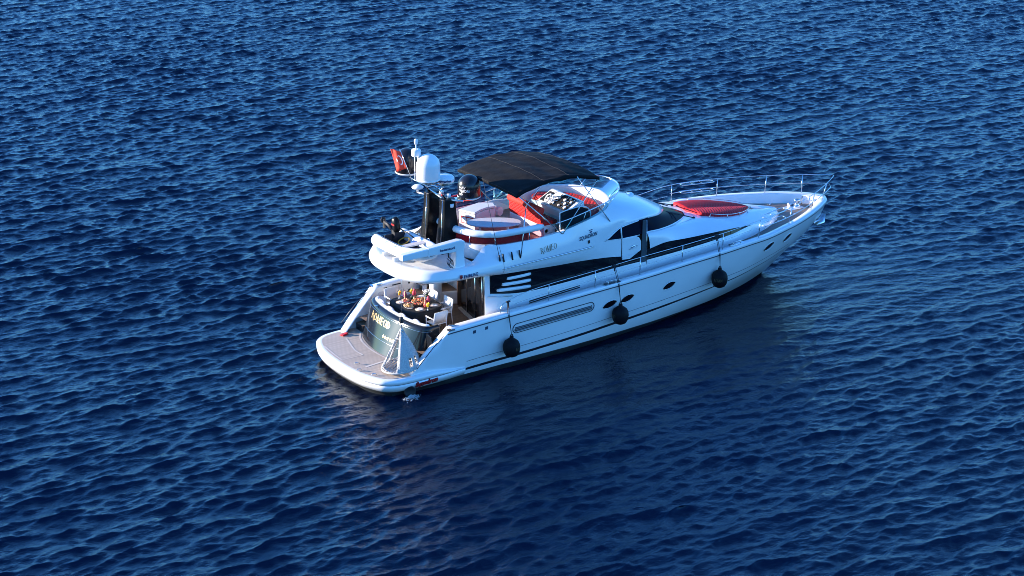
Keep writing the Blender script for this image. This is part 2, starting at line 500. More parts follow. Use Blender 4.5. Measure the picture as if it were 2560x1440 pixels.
# ------------------------------------------------------------------ sea
def build_sea():
    step = 0.074
    def axis(a, b):
        core = np.arange(a, b + step, step)
        g = [step * 1.6]
        while sum(g) < 9000: g.append(g[-1] * 1.55)
        off = np.cumsum(g)
        return np.concatenate([(a - off)[::-1], core, core[-1] + off])
    xs, ys = axis(-21, 73), axis(-30, 73)
    X, Y = np.meshgrid(xs, ys, indexing='ij')
    X = X.ravel().astype(np.float32); Y = Y.ravel().astype(np.float32)
    def fade(v, a, b, w=9.0):
        return np.clip((v - a) / w, 0, 1) * np.clip((b - v) / w, 0, 1)
    F = np.sqrt(fade(X, -21, 73, 5.0) * fade(Y, -30, 73, 5.0))
    # the lee of the hull is calmer: short waves die down there
    d = np.clip(-2.4 - Y, 0, 99)
    lee = 1 - 0.72 * np.exp(-(d / 6.0) ** 2) * np.clip((X + 3) / 5, 0, 1) * np.clip((31 - X) / 8, 0, 1) * (Y < 0)
    r0 = np.random.default_rng(21)
    F = F.astype(np.float32); lee = lee.astype(np.float32)
    gust = np.zeros_like(X)
    for i in range(14):
        L_ = r0.uniform(9, 34); t_ = r0.uniform(0, 6.283)
        gust += np.sin(np.float32(6.283 / L_ * math.cos(t_)) * X + np.float32(6.283 / L_ * math.sin(t_)) * Y + np.float32(r0.uniform(0, 6.283)))
    F = F * np.clip(0.98 + 0.026 * gust, 0.8, 1.15).astype(np.float32)      # wind patches and slicks
    H = np.zeros_like(X); DX = np.zeros_like(X); DY = np.zeros_like(X)
    wind = R(270)                       # waves run towards the camera, a little across
    r2 = np.random.default_rng(5)
    N = 150
    for i in range(N):
        lam = 0.21 * (2.4 / 0.21) ** ((i + r2.random()) / N)
        spread = 0.50 if lam < .55 else 0.36
        th = wind + r2.normal(0, spread)
        k = 2 * math.pi / lam
        slope = 0.050 * (0.55 + 0.62 * math.exp(-((math.log(lam / 0.49)) / 0.6) ** 2)) * (1 if lam < 1.2 else .8)
        a = slope / k
        kx, ky = k * math.cos(th), k * math.sin(th)
        ph = np.float32(kx) * X + np.float32(ky) * Y + np.float32(r2.random() * 6.2832)
        # slow gusts: each train swells and fades across the water
        g = 0.75 + 0.45 * np.sin(X * np.float32(r2.normal(0, .10)) + Y * np.float32(r2.normal(0, .10)) + np.float32(r2.random() * 6.28))
        s_ = np.sin(ph); c_ = np.cos(ph)
        amp = np.float32(a) * g * F * (lee if lam < 1.3 else (0.45 + 0.55 * lee))
        H += amp * s_
        q = 1.15
        DX -= q * amp * math.cos(th) * -c_
        DY -= q * amp * math.sin(th) * -c_
    P = np.stack([X + DX, Y + DY, H], 1).astype(np.float32)
    n, m = len(xs), len(ys)
    idx = np.arange(n * m).reshape(n, m)
    quads = np.stack([idx[:-1, :-1], idx[1:, :-1], idx[1:, 1:], idx[:-1, 1:]], -1).reshape(-1, 4)
    me = bpy.data.meshes.new('sea')
    me.vertices.add(n * m); me.vertices.foreach_set('co', P.ravel())
    me.loops.add(quads.size); me.loops.foreach_set('vertex_index', quads.ravel().astype(np.int32))
    me.polygons.add(len(quads))
    me.polygons.foreach_set('loop_start', np.arange(0, quads.size, 4, dtype=np.int32))
    me.polygons.foreach_set('loop_total', np.full(len(quads), 4, dtype=np.int32))
    me.polygons.foreach_set('use_smooth', np.ones(len(quads), dtype=bool))
    me.update(calc_edges=True)
    w = bpy.data.materials.new('sea_water'); w.use_nodes = True
    nt = w.node_tree; p = nt.nodes['Principled BSDF']
    p.inputs['Base Color'].default_value = (0.0001, 0.0040, 0.019, 1)
    p.inputs['Roughness'].default_value = 0.04
    p.inputs['IOR'].default_value = 1.36
    p.inputs['Specular Tint'].default_value = (0.55, 0.86, 1.0, 1)
    tc = nt.nodes.new('ShaderNodeTexCoord')
    mp = nt.nodes.new('ShaderNodeMapping')
    mp.inputs['Rotation'].default_value = (0, 0, R(-12))
    mp.inputs['Scale'].default_value = (0.70, 1.5, 1)
    nt.links.new(tc.outputs['Object'], mp.inputs['Vector'])
    n1 = nt.nodes.new('ShaderNodeTexNoise'); n1.inputs['Scale'].default_value = 6.0; n1.inputs['Detail'].default_value = 3
    n1.inputs['Roughness'].default_value = 0.62
    nt.links.new(mp.outputs['Vector'], n1.inputs['Vector'])
    b = nt.nodes.new('ShaderNodeBump'); b.inputs['Strength'].default_value = 0.75; b.inputs['Distance'].default_value = 0.04
    nt.links.new(n1.outputs['Fac'], b.inputs['Height'])
    nt.links.new(b.outputs['Normal'], p.inputs['Normal'])
    me.materials.append(w)
    o = bpy.data.objects.new('sea', me); C.objects.link(o)
    o['kind'] = 'structure'
    return o
sea = build_sea()

# ------------------------------------------------------------------ the yacht: x forward from the stern, y to port, z up from the water
yacht = thing('motor_yacht', 'large white flybridge motor yacht with red cushions and a black sun canopy', 'motor yacht', (11.0, 0, 0))

STZ = [-.6, -.24, .24, .81, 1.19, 1.49, 1.77, 2.25, 2.75]; STX = [18.0, 18.84, 19.85, 20.64, 21.18, 21.55, 21.95, 22.39, 22.6]
ZCX = [0, 1.15, 2.7, 4.7, 6.77, 8.8, 10.9, 12.9, 14.8, 16.7, 18.75, 20.7, 22.6]
ZCZ = [2.1, 2.1, 2.17, 2.26, 2.33, 2.40, 2.47, 2.58, 2.67, 2.77, 2.81, 2.80, 2.72]
W0S = [0, .03, .16, .38, .59, .756, .875, .95, 1]; W0Y = [2.25, 2.3, 2.4, 2.38, 2.08, 1.5, .9, .38, 0]
W1S = [0, .02, .05, .13, .27, .44, .62, .74, .827, .907, .96, .991, 1]; W1Y = [2.6, 2.62, 2.66, 2.74, 2.82, 2.86, 2.88, 2.82, 2.36, 1.62, .95, .4, .0]
def stemx(z): return np.interp(z, STZ, STX)
def zcap_full(x): return pchip(ZCX, ZCZ, x)
WX0, WX1 = 1.0, 2.62                    # the stern wings slope from the platform up to the bulwark
def ztop(x):
    x = np.asarray(x, float)
    t = np.clip((x - WX0) / (WX1 - WX0), 0, 1)
    return np.where(x < WX1 + .15, np.minimum(zcap_full(x), .66 + (zcap_full(WX1) - .62) * t ** .95), zcap_full(x))
def hy(x, z):
    s = np.clip(x / stemx(z), 0, 1); t = np.clip(z / zcap_full(x), 0, 1) ** .6
    y = pchip(W0S, W0Y, s) * (1 - t) + pchip(W1S, W1Y, s) * t
    return np.where(z < 0, y * (1 + .6 * z), y)
SUX = [0, 2.2, 2.9, 3.8, 5.5, 8.4, 9.85, 11.4, 12.9, 14.8, 16.3, 17.2, 18.0, 18.7, 20.0, 22.6]
SUZ = [.30, .34, .46, .52, .56, .69, .78, .86, .96, 1.09, 1.21, 1.29, 1.36, 1.43, 1.52, 1.70]
STW = lambda x: np.interp(x, [0, 2.2, 2.9, 3.6, 11.4, 14.8, 18, 23], [.004, .006, .07, .105, .11, .055, .04, .03])
LEV = [lambda x: x * 0 - .6, lambda x: x * 0 - .2, lambda x: x * 0,
       lambda x: np.interp(x, [0, 10, 14, 19, 23], [.24, .25, .24, .16, .14]),
       lambda x: pchip(SUX, SUZ, x) - STW(x), lambda x: pchip(SUX, SUZ, x),
       lambda x: pchip(SUX, SUZ, x) + .26, lambda x: (pchip(SUX, SUZ, x) + zcap_full(x)) / 2 + .03,
       lambda x: zcap_full(x) - .30, lambda x: zcap_full(x) - .15, lambda x: zcap_full(x) - .04]
S = np.concatenate([np.linspace(.02, .125, 22), np.linspace(.13, .74, 60)[0:], np.linspace(.745, 1, 44)])
rows = []
for lf in LEV:
    x = S * 20
    for _ in range(25):
        z = np.minimum(lf(x), ztop(x) - .04); x = S * stemx(z)
    z = np.minimum(lf(x), ztop(x) - .04)
    rows.append(np.stack([x, -hy(x, z), z], 1))
hullS = np.array(rows)
cap_x = hullS[-1][:, 0]
cap_o = hullS[-1].copy()
inw = np.minimum(.03, np.abs(cap_o[:, 1]) * .5)
c1 = cap_o.copy(); c1[:, 1] += inw; c1[:, 2] += .035
wid = np.interp(cap_x, [0, 1.0, 2.6, 4.2, 6, 16, 19, 22, 22.6], [.25, .3, .36, .36, .24, .24, .26, .3, .3])
def inset(P, w):
    """move a plan curve inwards by w (towards the centreline, and aft at the bow)"""
    T = np.gradient(P[:, :2], axis=0); T /= np.linalg.norm(T, axis=1)[:, None] + 1e-9
    Nn = np.stack([-T[:, 1], T[:, 0]], 1)
    Q = P.copy(); Q[:, :2] += Nn * np.asarray(w)[:, None]
    Q[:, 1] = np.minimum(Q[:, 1], -0.0)
    bad = Q[:, 1] > -0.005
    if bad.any():
        j = np.argmax(bad); Q[j:, 0] = Q[j, 0]; Q[j:, 1] = 0
    return Q
c2 = inset(c1, wid - .03); c2[:, 2] = c1[:, 2] + .004
c3 = inset(c1, wid); c3[:, 2] = c1[:, 2] - .035
deckz = lambda x: pchip([0, 4, 10, 14, 17, 19, 20.5, 23], [1.9, 2.0, 2.18, 2.36, 2.51, 2.50, 2.45, 2.40], x)
c4 = inset(c1, wid + np.interp(cap_x, [0, 6, 16, 20, 22.6], [.0, .02, .04, .2, .25])); c4[:, 2] = np.where(cap_x < 4.3, 1.2, deckz(cap_x))
c4[:, 2] = np.minimum(c4[:, 2], c3[:, 2] - .002)
h = MB()
def hull_mat(i, j): return 1 if i < 3 else (2 if i == 4 else 0)
for G in (hullS, np.array([mir(r) for r in hullS])):
    h.grid(G, hull_mat)
for G in (np.array([hullS[-1], c1, c2, c3]),):
    h.grid(G, 0); h.grid(np.array([mir(r) for r in G]), 0)
hull = h.build('hull', [M['white'], M['antifoul'], M['stripe']], yacht)
b = MB()
sel = cap_x > 1.2
G = np.array([c3[sel], c4[sel]])
b.grid(G, 0); b.grid(np.array([mir(r) for r in G]), 0)
b.build('bulwark_lining', M['cream'], yacht)
# rubbing strake, knuckle line
for nm, lf, r, x0 in (('rubbing_strake', LEV[9], .022, 2.45), ('knuckle_line', LEV[6], .007, 3.3)):
    q = MB()
    for sgn in (1, -1):
        x = np.concatenate([np.linspace(x0, 16, 60), np.linspace(16.2, 22.28 if nm[0] == 'r' else 19.2, 40)])
        z = np.minimum(lf(x), ztop(x) - .05)
        y = -hy(x, z) - .004
        q.tube(np.stack([x, y * sgn, z], 1), r, 6)
    q.build(nm, M['rub'], yacht)

# foredeck and side decks (teak)
d = MB()
xs_ = np.linspace(4.25, 22.3, 90)
edge = lambda x: np.interp(x, c4[:, 0], c4[:, 1])
for sgn in (1, -1):
    inner = np.where(xs_ < 14.0, 1.9, 0.0)
    P = []
    for x, i_ in zip(xs_, inner):
        e = abs(edge(x)) + .02
        P.append([(x, sgn * min(i_, e) + sgn * (e - min(i_, e)) * k / 4, float(deckz(x)) + .004) for k in range(5)])
    d.grid(P, 0)
d.build('deck', M['decktk'], yacht)
dm = MB()
for sgn in (1, -1):
    P = [[(x, sgn * (abs(edge(x)) - .02), float(deckz(x)) + .009), (x, sgn * max(abs(edge(x)) - .10, 0), float(deckz(x)) + .009)] for x in np.linspace(15.5, 21.9, 50)]
    dm.grid(P, 0)
dm.build('deck_margin', M['inlay'], yacht)

# bathing platform, one piece with the stern
pl_half = cr([(-.50, 0), (-.47, -.7), (-.36, -1.45), (-.10, -2.15), (.14, -2.44), (.5, -2.61), (1.1, -2.68), (1.9, -2.69), (2.6, -2.665), (3.25, -2.60)], 8)
def offs(P, w):
    T = np.gradient(P, axis=0); T /= np.linalg.norm(T, axis=1)[:, None]
    return P + np.stack([-T[:, 1], T[:, 0]], 1) * w
def plat(w, z, x_end=None):
    Q = offs(pl_half, w); Q[0, 1] = 0
    zz = np.full(len(Q), z) if not hasattr(z, '__len__') else z
    return both(np.column_stack([Q, zz]))
topz = np.interp(pl_half[:, 0], [-1, 1.9, 3.25], [.70, .70, .54])
lev = [plat(.62, -.30), plat(.34, .0), plat(.16, .24), plat(.10, .25), plat(.02, .40), plat(.0, .50), plat(.03, .505), plat(.03, .53), plat(.0, .535), plat(.005, topz - .05), plat(.05, topz), plat(.16, topz + .003)]
p = MB()
p.grid(lev, lambda i, j: 1 if i < 2 else (2 if i == 6 else 0))
cap_poly = [tuple(q) for q in lev[-1]]
p.add(cap_poly, [list(range(len(cap_poly)))], 0, False)
p.build('bathing_platform', [M['white'], M['antifoul'], M['rub']], yacht, weld=False)
ti = offs(pl_half, .20); ti[0, 1] = 0
ti = ti[ti[:, 0] < 1.75]
tk = both(np.column_stack([ti, np.full(len(ti), .715)]))
p = MB(); p.add(tk, [list(range(len(tk)))], 0, False); p.build('platform_teak', M['teak'], yacht, weld=False)
p = MB()
def strip(pts, w, z, mb, h_=.012):
    P = [Vector((a, b_, z)) for a, b_ in pts]
    L_, R_ = [], []
    for i, q in enumerate(P):
        t = (P[min(i + 1, len(P) - 1)] - P[max(i - 1, 0)]).normalized(); nrm = Vector((-t.y, t.x, 0)) * w / 2
        L_.append(q + nrm); R_.append(q - nrm)
    mb.grid([L_, R_], 0, False)
strip(cr([(1.66, 2.0), (1.30, 1.35), (1.14, .6), (1.12, -.2), (1.22, -.95), (1.42, -1.55)], 6)[:, :2], .07, .722, p)
hatch = cr([(.92, 1.75), (.80, 1.30), (.62, .60), (.62, .05)], 6)[:, :2]
strip(hatch, .06, .722, p)
strip([(-.10, 1.55), (-.18, .75), (-.22, .08)], .05, .722, p)
strip([(.62, .05), (-.22, .08)], .025, .722, p)
strip([(1.0, -.85), (.15, -.95)], .09, .722, p)
p.build('platform_inlay', M['inlay'], yacht, weld=False)
# small platform fittings: folded cleats and rings
for (x, y) in ((.02, -.55), (-.22, -1.1), (.0, -1.75)):
    q = MB(); q.tube([(x - .08, y, .73), (x - .04, y, .79), (x + .06, y - .03, .79), (x + .1, y - .03, .73)], .016, 6); q.build('platform_cleat', M['steel'], yacht)
q = MB()
ex_q = Vector((-.28, -.96, .0)).to_track_quat('Z', 'Y')
q.lathe([(.17, -.30), (.20, -.30), (.215, .0), (.20, .025), (.17, .02), (.16, .004), (0, .004)], (.93, -2.63, .19), 24, 0, True, ex_q)
q.build('exhaust_outlet', M['blackmat'], yacht)

# ---- cockpit
q = MB()
fl = [(1.75, -2.3), (1.75, 2.3), (5.9, 2.42), (5.9, -2.42)]
q.add([(x, y, 1.22) for x, y in fl], [[0, 1, 2, 3]], 0, False)
q.build('cockpit_floor', M['teakw'], yacht)
arc_top = cr([(2.55, 1.80), (2.24, 1.84), (2.02, 1.72), (1.87, 1.30), (1.78, .65), (1.75, 0), (1.78, -.65), (1.87, -1.30), (2.01, -1.72), (2.22, -1.90), (2.60, -1.92)], 6)
arc_bot = cr([(2.55, 1.76), (2.0, 1.84), (1.63, 1.78), (1.41, 1.30), (1.26, .65), (1.21, 0), (1.26, -.65), (1.41, -1.30), (1.67, -1.78), (2.05, -1.90), (2.60, -1.88)], 6)
def arc_at(t, extra=0.0):
    P = arc_bot * (1 - t) + arc_top * t
    if extra: P = offs(P, -extra)
    return np.column_stack([P, np.full(len(P), .715 + t * 1.33)])
q = MB()
q.grid([arc_at(t) for t in (0, .06, .3, .30, .6, .9, .97)], 0)
tp = arc_at(1.0)
q.grid([arc_at(.97), np.column_stack([offs(arc_top, .05), np.full(len(tp), 2.055)]), np.column_stack([offs(arc_top, .12), np.full(len(tp), 2.06)])], 0)
q.grid([np.column_stack([offs(arc_top, .12), np.full(len(tp), 2.06)]), np.column_stack([offs(arc_top, .22), np.full(len(tp), 1.2)])], 1)
transom = q.build('transom_panel', [M['navy'], M['bolster']], yacht)
q = MB()
ins = offs(arc_top, .20)[5:-5]
q.tube(np.column_stack([ins, np.full(len(ins), 2.02)]), .085, 10)
q.build('seat_bolster', M['bolster'], yacht)
q = MB()
si = offs(arc_top, .28)[6:-6]; so_ = offs(arc_top, .85)[6:-6]
q.grid([np.column_stack([si, np.full(len(si), 1.22)]), np.column_stack([si, np.full(len(si), 1.62)]), np.column_stack([so_, np.full(len(si), 1.64)]), np.column_stack([so_, np.full(len(si), 1.22)])], 0, False)
q.build('cockpit_bench', M['cream'], yacht)
for (x, y, a) in ((2.12, 1.22, -14), (2.02, .42, -4), (2.02, -.42, 4), (2.12, -1.2, 14)):
    q = MB(); q.ball((x, y, 1.88), (.10, .36, .27), 18); q.build('back_cushion', M['seatgrey'], yacht)
# panel trim line, cap fitting, end door
q = MB()
q.tube(arc_at(.30, .004)[4:-4], .007, 5); q.tube(arc_at(.88, .004)[4:-4], .006, 5)
q.build('panel_trim', M['steel'], yacht)
q = MB(); q.box((1.76, .98, 2.05), (.10, .06, .03), -.3); q.build('panel_latch', M['steel'], yacht)
for sgn in (1, -1):
    # steps from the platform to the cockpit, on each side of the panel
    q = MB()
    q.box((1.98, sgn * 2.12, .84), (.55, .52, .25), 0, 1); q.box((2.32, sgn * 2.14, 1.03), (.62, .50, .36), 0, 1)
    q.add([(1.70, sgn * 1.88, .97), (2.02, sgn * 1.88, .97), (2.02, sgn * 2.37, .97), (1.70, sgn * 2.37, .97)], [[0, 1, 2, 3]], 0, False)
    q.add([(2.00, sgn * 1.88, 1.214), (2.60, sgn * 1.88, 1.214), (2.60, sgn * 2.38, 1.214), (2.00, sgn * 2.38, 1.214)], [[0, 1, 2, 3]], 0, False)
    q.build('boarding_step', [M['teakw'], M['navy']], yacht)
q = MB(); q.box((2.06, -2.12, 1.55), (.05, .46, .62), -.2); q.build('gate_panel', M['navy'], yacht, bevel=.01)
# locker door and vents on the port coaming
q = MB()
pol = [(2.25, 1.30), (3.02, 1.30), (3.02, 1.93), (2.70, 1.96), (2.45, 1.86), (2.25, 1.66)]
q.prism([(x, 2.335, z) for x, z in pol], (0, .03, 0))
q.build('locker_door', M['seatgrey'], yacht, bevel=.012)
for (x, z) in ((2.85, 2.06), (3.45, 2.10)):
    q = MB(); q.box((x, 2.355, z), (.36, .02, .035)); q.build('vent_slot', M['blackmat'], yacht)
for (x, z) in ((4.0, 2.05), (4.35, 1.95), (4.0, 1.75)):
    q = MB(); q.ball((x, 2.36, z), (.04, .02, .05), 10); q.build('cockpit_light', M['blackmat'], yacht)
# moulded locker with a teak top in the forward port corner, and the roof column standing by it
q = MB()
lk = [(3.75, 2.38), (4.15, 1.72), (4.62, 1.62), (5.6, 1.25), (5.75, 2.38)]
q.prism([(x, y, 1.22) for x, y in lk], (0, 0, .50), 0)
q.build('corner_locker', M['cream'], yacht, bevel=.03)
q = MB()
q.add([(x, y, 1.728) for x, y in [(3.83, 2.34), (4.18, 1.78), (4.62, 1.69), (5.5, 1.36), (5.65, 2.34)]], [[0, 1, 2, 3, 4]], 0, False)
q.build('locker_top', M['teakw'], yacht)
q = MB(); q.lathe([(.27, 1.22), (.23, 1.6), (.22, 3.0), (.30, 3.45), (.36, 3.66)], (4.55, 1.40, 0), 24); q.build('roof_column', M['cream'], yacht)
# saloon bulkhead: curved dark glass doors between white corner posts
bk = cr([(4.50, -2.02), (4.80, -1.35), (5.02, -.55), (5.18, .25), (5.32, .85)], 6)
q = MB(); q.grid([np.column_stack([bk, np.full(len(bk), z)]) for z in (1.26, 3.68)], 0); q.build('saloon_door', M['glass'], yacht)
q = MB()
for i in (6, 12, 18):
    q.tube([(bk[i][0] - .01, bk[i][1], 1.27), (bk[i][0] - .01, bk[i][1], 3.66)], .022, 6)
q.build('door_frame', M['steel'], yacht)
q = MB()
q.grid([np.column_stack([offs(bk, .12), np.full(len(bk), 1.222)]), np.column_stack([offs(bk, .12), np.full(len(bk), 1.28)]), np.column_stack([offs(bk, .0), np.full(len(bk), 1.282)])], 0, False)
q.build('door_sill', M['inlay'], yacht)
q = MB(); q.box((5.36, .97, 2.48), (.10, .22, 2.4), .2); q.build('door_jamb', M['wood'], yacht)
q = MB(); q.grid([[(5.42, 1.05, z), (5.55, 1.6, z), (5.6, 2.4, z)] for z in (1.25, 3.66)], 0); q.build('aft_bulkhead', M['cream'], yacht)
q = MB(); q.box((4.98, -.95, 1.95), (.05, .55, 1.1), -.3); q.build('door_curtain', M['blueplastic'], yacht)

# ---- deckhouse and coachroof
N = 6
L0k = [(4.40, -2.12), (6, -2.14), (8, -2.14), (10, -2.14), (11.8, -2.14), (12.6, -2.15), (14, -2.16), (15.8, -2.14), (16.6, -1.98), (17.1, -1.86), (18.0, -1.53), (18.74, -1.17), (19.35, -.75), (19.85, -.3), (20.05, 0)]
L1k = [(4.40, -2.10, 2.90), (6, -2.11, 2.62), (8, -2.12, 2.61), (10, -2.12, 2.69), (11.8, -2.12, 2.71), (12.6, -2.12, 2.73), (14, -2.11, 2.78), (15.8, -2.02, 2.86), (16.6, -1.86, 2.91), (17.1, -1.74, 2.925), (18.0, -1.40, 2.78), (18.74, -1.07, 2.69), (19.35, -.68, 2.61), (19.8, -.27, 2.565), (19.97, 0, 2.55)]
L0 = cr([(x, y, float(deckz(x))) for x, y in L0k], N)
L1 = cr(L1k, N)
L1b = (L0 + L1) / 2; L1b[:, 1] -= .035 * np.clip((20 - L1b[:, 0]) / 6, 0, 1)
L2k = [(11.8, -2.12, 3.13), (12.15, -2.12, 3.19), (12.62, -2.12, 3.24), (13.6, -2.11, 3.19), (14.65, -2.07, 3.15), (15.9, -1.97, 3.08), (16.6, -1.84, 3.0), (17.1, -1.735, 2.93), (18, -1.40, 2.785), (18.74, -1.07, 2.695), (19.35, -.68, 2.615), (19.8, -.27, 2.57), (19.97, 0, 2.555)]
Ik = [(11.65, -2.0, 3.76), (12.0, -1.93, 3.72), (12.53, -1.80, 3.66), (13.4, -1.38, 3.54), (14.32, -.80, 3.42), (14.95, -.30, 3.36), (15.15, 0, 3.34), (16.0, 0, 3.25), (17.0, 0, 3.10), (17.9, 0, 2.95), (18.7, 0, 2.83), (19.35, 0, 2.71), (19.97, 0, 2.555)]
L2, I_ = cr(L2k, N), cr(Ik, N)
def bulged(A, B, k, up, side=0.0):
    out = []
    for t in np.linspace(0, 1, k):
        P = A * (1 - t) + B * t
        w_ = 4 * t * (1 - t)
        P = P.copy(); P[:, 2] += up * w_; P[:, 1] -= side * w_
        out.append(P)
    return np.array(out)
top = bulged(L2, I_, 9, .15, .06)
wk = np.clip((19.97 - (L2[:, 0])) / 2.5, 0.0, 1)
top[1:-1, :, 2] -= (1 - wk)[None, :] * .06 * np.sin(np.linspace(0, math.pi, 9))[1:-1, None]
q = MB()
for f_ in (lambda g: g, lambda g: np.array([mir(r) for r in g])):
    q.grid(f_(np.array([L0, L1b, L1])), 0)
    q.grid(f_(top), 0)
    # aft corner post
    q.grid(f_(np.array([[(4.40, -2.10, 1.25), (4.40, -2.10, 2.9), (4.40, -2.10, 3.66)], [(4.62, -2.11, 1.25), (4.62, -2.11, 2.86), (4.62, -2.12, 3.62)]])), 0, False)
    q.grid(f_(np.array([[(4.40, -2.10, 1.25), (4.40, -2.10, 3.66)], [(4.50, -1.95, 1.25), (4.50, -1.95, 3.66)]])), 0, False)
deckhouse = q.build('deckhouse', M['white'], yacht)

# curves of the flybridge moulding (starboard half, stern centreline first)
Ak = [(1.56, 0, 3.67), (1.62, -.80, 3.67), (1.87, -1.44, 3.67), (2.20, -1.87, 3.67), (2.68, -2.10, 3.67), (3.25, -2.20, 3.67), (4.0, -2.22, 3.64), (4.7, -2.22, 3.58), (5.2, -2.22, 3.53), (6.5, -2.21, 3.44), (7.7, -2.20, 3.36), (8.6, -2.18, 3.31), (9.7, -2.16, 3.21), (10.42, -2.14, 3.10)]
Bk = [(1.53, 0, 3.86), (1.60, -.84, 3.86), (1.86, -1.52, 3.86), (2.19, -1.96, 3.86), (2.67, -2.20, 3.86), (3.24, -2.33, 3.86), (4.0, -2.40, 3.84), (4.7, -2.41, 3.83), (5.2, -2.41, 3.83), (6.5, -2.40, 3.83), (7.7, -2.38, 3.82), (8.6, -2.33, 3.82), (9.7, -2.20, 3.86), (10.42, -2.14, 3.79)]
Ck = Bk[:12] + [(9.7, -2.19, 3.88), (10.43, -2.08, 4.22), (11.25, -2.01, 4.32), (11.85, -1.88, 4.30), (12.8, -1.40, 4.12), (13.5, -.75, 3.97), (13.97, 0, 3.87)]
Mk = [(1.66, 0, 4.09), (1.74, -.78, 4.09), (1.98, -1.40, 4.09), (2.30, -1.83, 4.09), (2.72, -2.08, 4.09), (3.27, -2.22, 4.09), (4.0, -2.30, 4.10), (4.7, -2.32, 4.11), (5.2, -2.34, 4.13), (6.5, -2.36, 4.18), (7.7, -2.34, 4.22), (8.6, -2.30, 4.30), (9.6, -2.20, 4.40), (10.35, -2.04, 4.58), (11.0, -1.80, 4.66), (11.5, -1.48, 4.66), (12.1, -1.02, 4.58), (12.5, -.52, 4.52), (12.7, 0, 4.50)]
Dk = [(2.0, 0, 4.07), (2.08, -.70, 4.07), (2.28, -1.20, 4.07), (2.55, -1.58, 4.07), (2.90, -1.80, 4.07), (3.35, -1.92, 4.08), (4.0, -1.90, 4.14), (4.62, -1.83, 4.58), (5.12, -2.12, 4.60), (6.46, -2.26, 4.60), (7.68, -2.22, 4.64), (8.5, -2.21, 4.78), (9.3, -2.08, 4.88), (9.95, -1.80, 4.94), (10.42, -1.38, 4.98), (10.72, -.95, 5.0), (10.9, -.55, 5.0), (10.97, -.25, 5.01), (11.0, 0, 5.02)]
A_, B_, C_, M_, D_ = [cr(k, N) for k in (Ak, Bk, Ck, Mk, Dk)]
nA = len(A_)
def spline_rows(Ps, per):
    """Catmull-Rom across a list of curves -> rows"""
    Ps = [np.asarray(p, float) for p in Ps]
    Q = [2 * Ps[0] - Ps[1]] + Ps + [2 * Ps[-1] - Ps[-2]]
    out = []
    for i in range(1, len(Q) - 2):
        for k in range(per):
            t = k / per
            a, b_, c, d_ = Q[i - 1], Q[i], Q[i + 1], Q[i + 2]
            out.append(0.5 * ((2 * b_) + (-a + c) * t + (2 * a - 5 * b_ + 4 * c - d_) * t * t + (-a + 3 * b_ - 3 * c + d_) * t ** 3))
    out.append(Ps[-1])
    return np.array(out)
low = spline_rows([A_, B_], 4)
# round the lip of the overhang outwards
t_ = np.linspace(0, 1, len(low))[:, None]
Tn = np.gradient(B_[:, :2], axis=0); Tn /= np.linalg.norm(Tn, axis=1)[:, None]
Nn = np.stack([Tn[:, 1], -Tn[:, 0]], 1)
for r in range(1, len(low) - 1):
    low[r][:, :2] += Nn * .05 * math.sin(math.pi * r / (len(low) - 1)) * np.clip((11 - low[r][:, :1]) / 3, 0, 1)
upr = spline_rows([C_, M_, D_], 5)
tl = (np.arange(len(upr)) / (len(upr) - 1))
q = MB()
def both_g(g):
    return np.array([both(r) for r in g])
q.grid(both_g(low), 0)
q.grid(both_g(upr), 0)
brow = C_[13 * N:].copy(); brow2 = brow.copy(); brow2[:, 2] -= .055; brow2[:, 0] -= .05
brow2[:, 1] *= .985
q.grid(np.array([brow, brow2]), 0); q.grid(np.array([mir(brow), mir(brow2)]), 0)
flym = q.build('flybridge_moulding', M['white'], yacht)
# tender deck behind the seating, underside of the overhang
ae = [tuple(p_) for p_ in both(D_[:6 * N + 1])]
q = MB(); q.add(ae, [list(range(len(ae)))], 0, False); q.build('tender_deck', M['nonskid'], yacht, weld=False)
ue = [tuple(p_) for p_ in both(A_[:9 * N + 1])]
q = MB(); q.add([(x, y, z + .01) for x, y, z in ue], [list(range(len(ue)))], 0, False); q.build('overhang_underside', M['cream'], yacht, weld=False)

# dark window band along the saloon and forward cabin
wx = np.linspace(4.62, 17.08, 120)
bot = np.stack([np.interp(wx, L1[:, 0], L1[:, k]) for k in range(3)], 1)
aa = A_[6 * N:]
topA = np.stack([np.interp(wx, np.concatenate([aa[:, 0], [11.0], L2[:8 * N, 0]]), np.concatenate([aa[:, k], [(-2.13, 3.12)[k - 1] if k else 11.0], L2[:8 * N, k]])) for k in range(3)], 1)
topA[:, 1] = np.minimum(topA[:, 1] + .02, -1.6)
for k in range(len(wx)): topA[k, 2] = max(topA[k, 2], bot[k, 2])
q = MB()
for sgn in (1, -1):
    g = np.array([bot, topA]) * np.array([1, sgn, 1])
    q.grid(g, 0)
band = q.build('side_window', M['glass'], yacht)
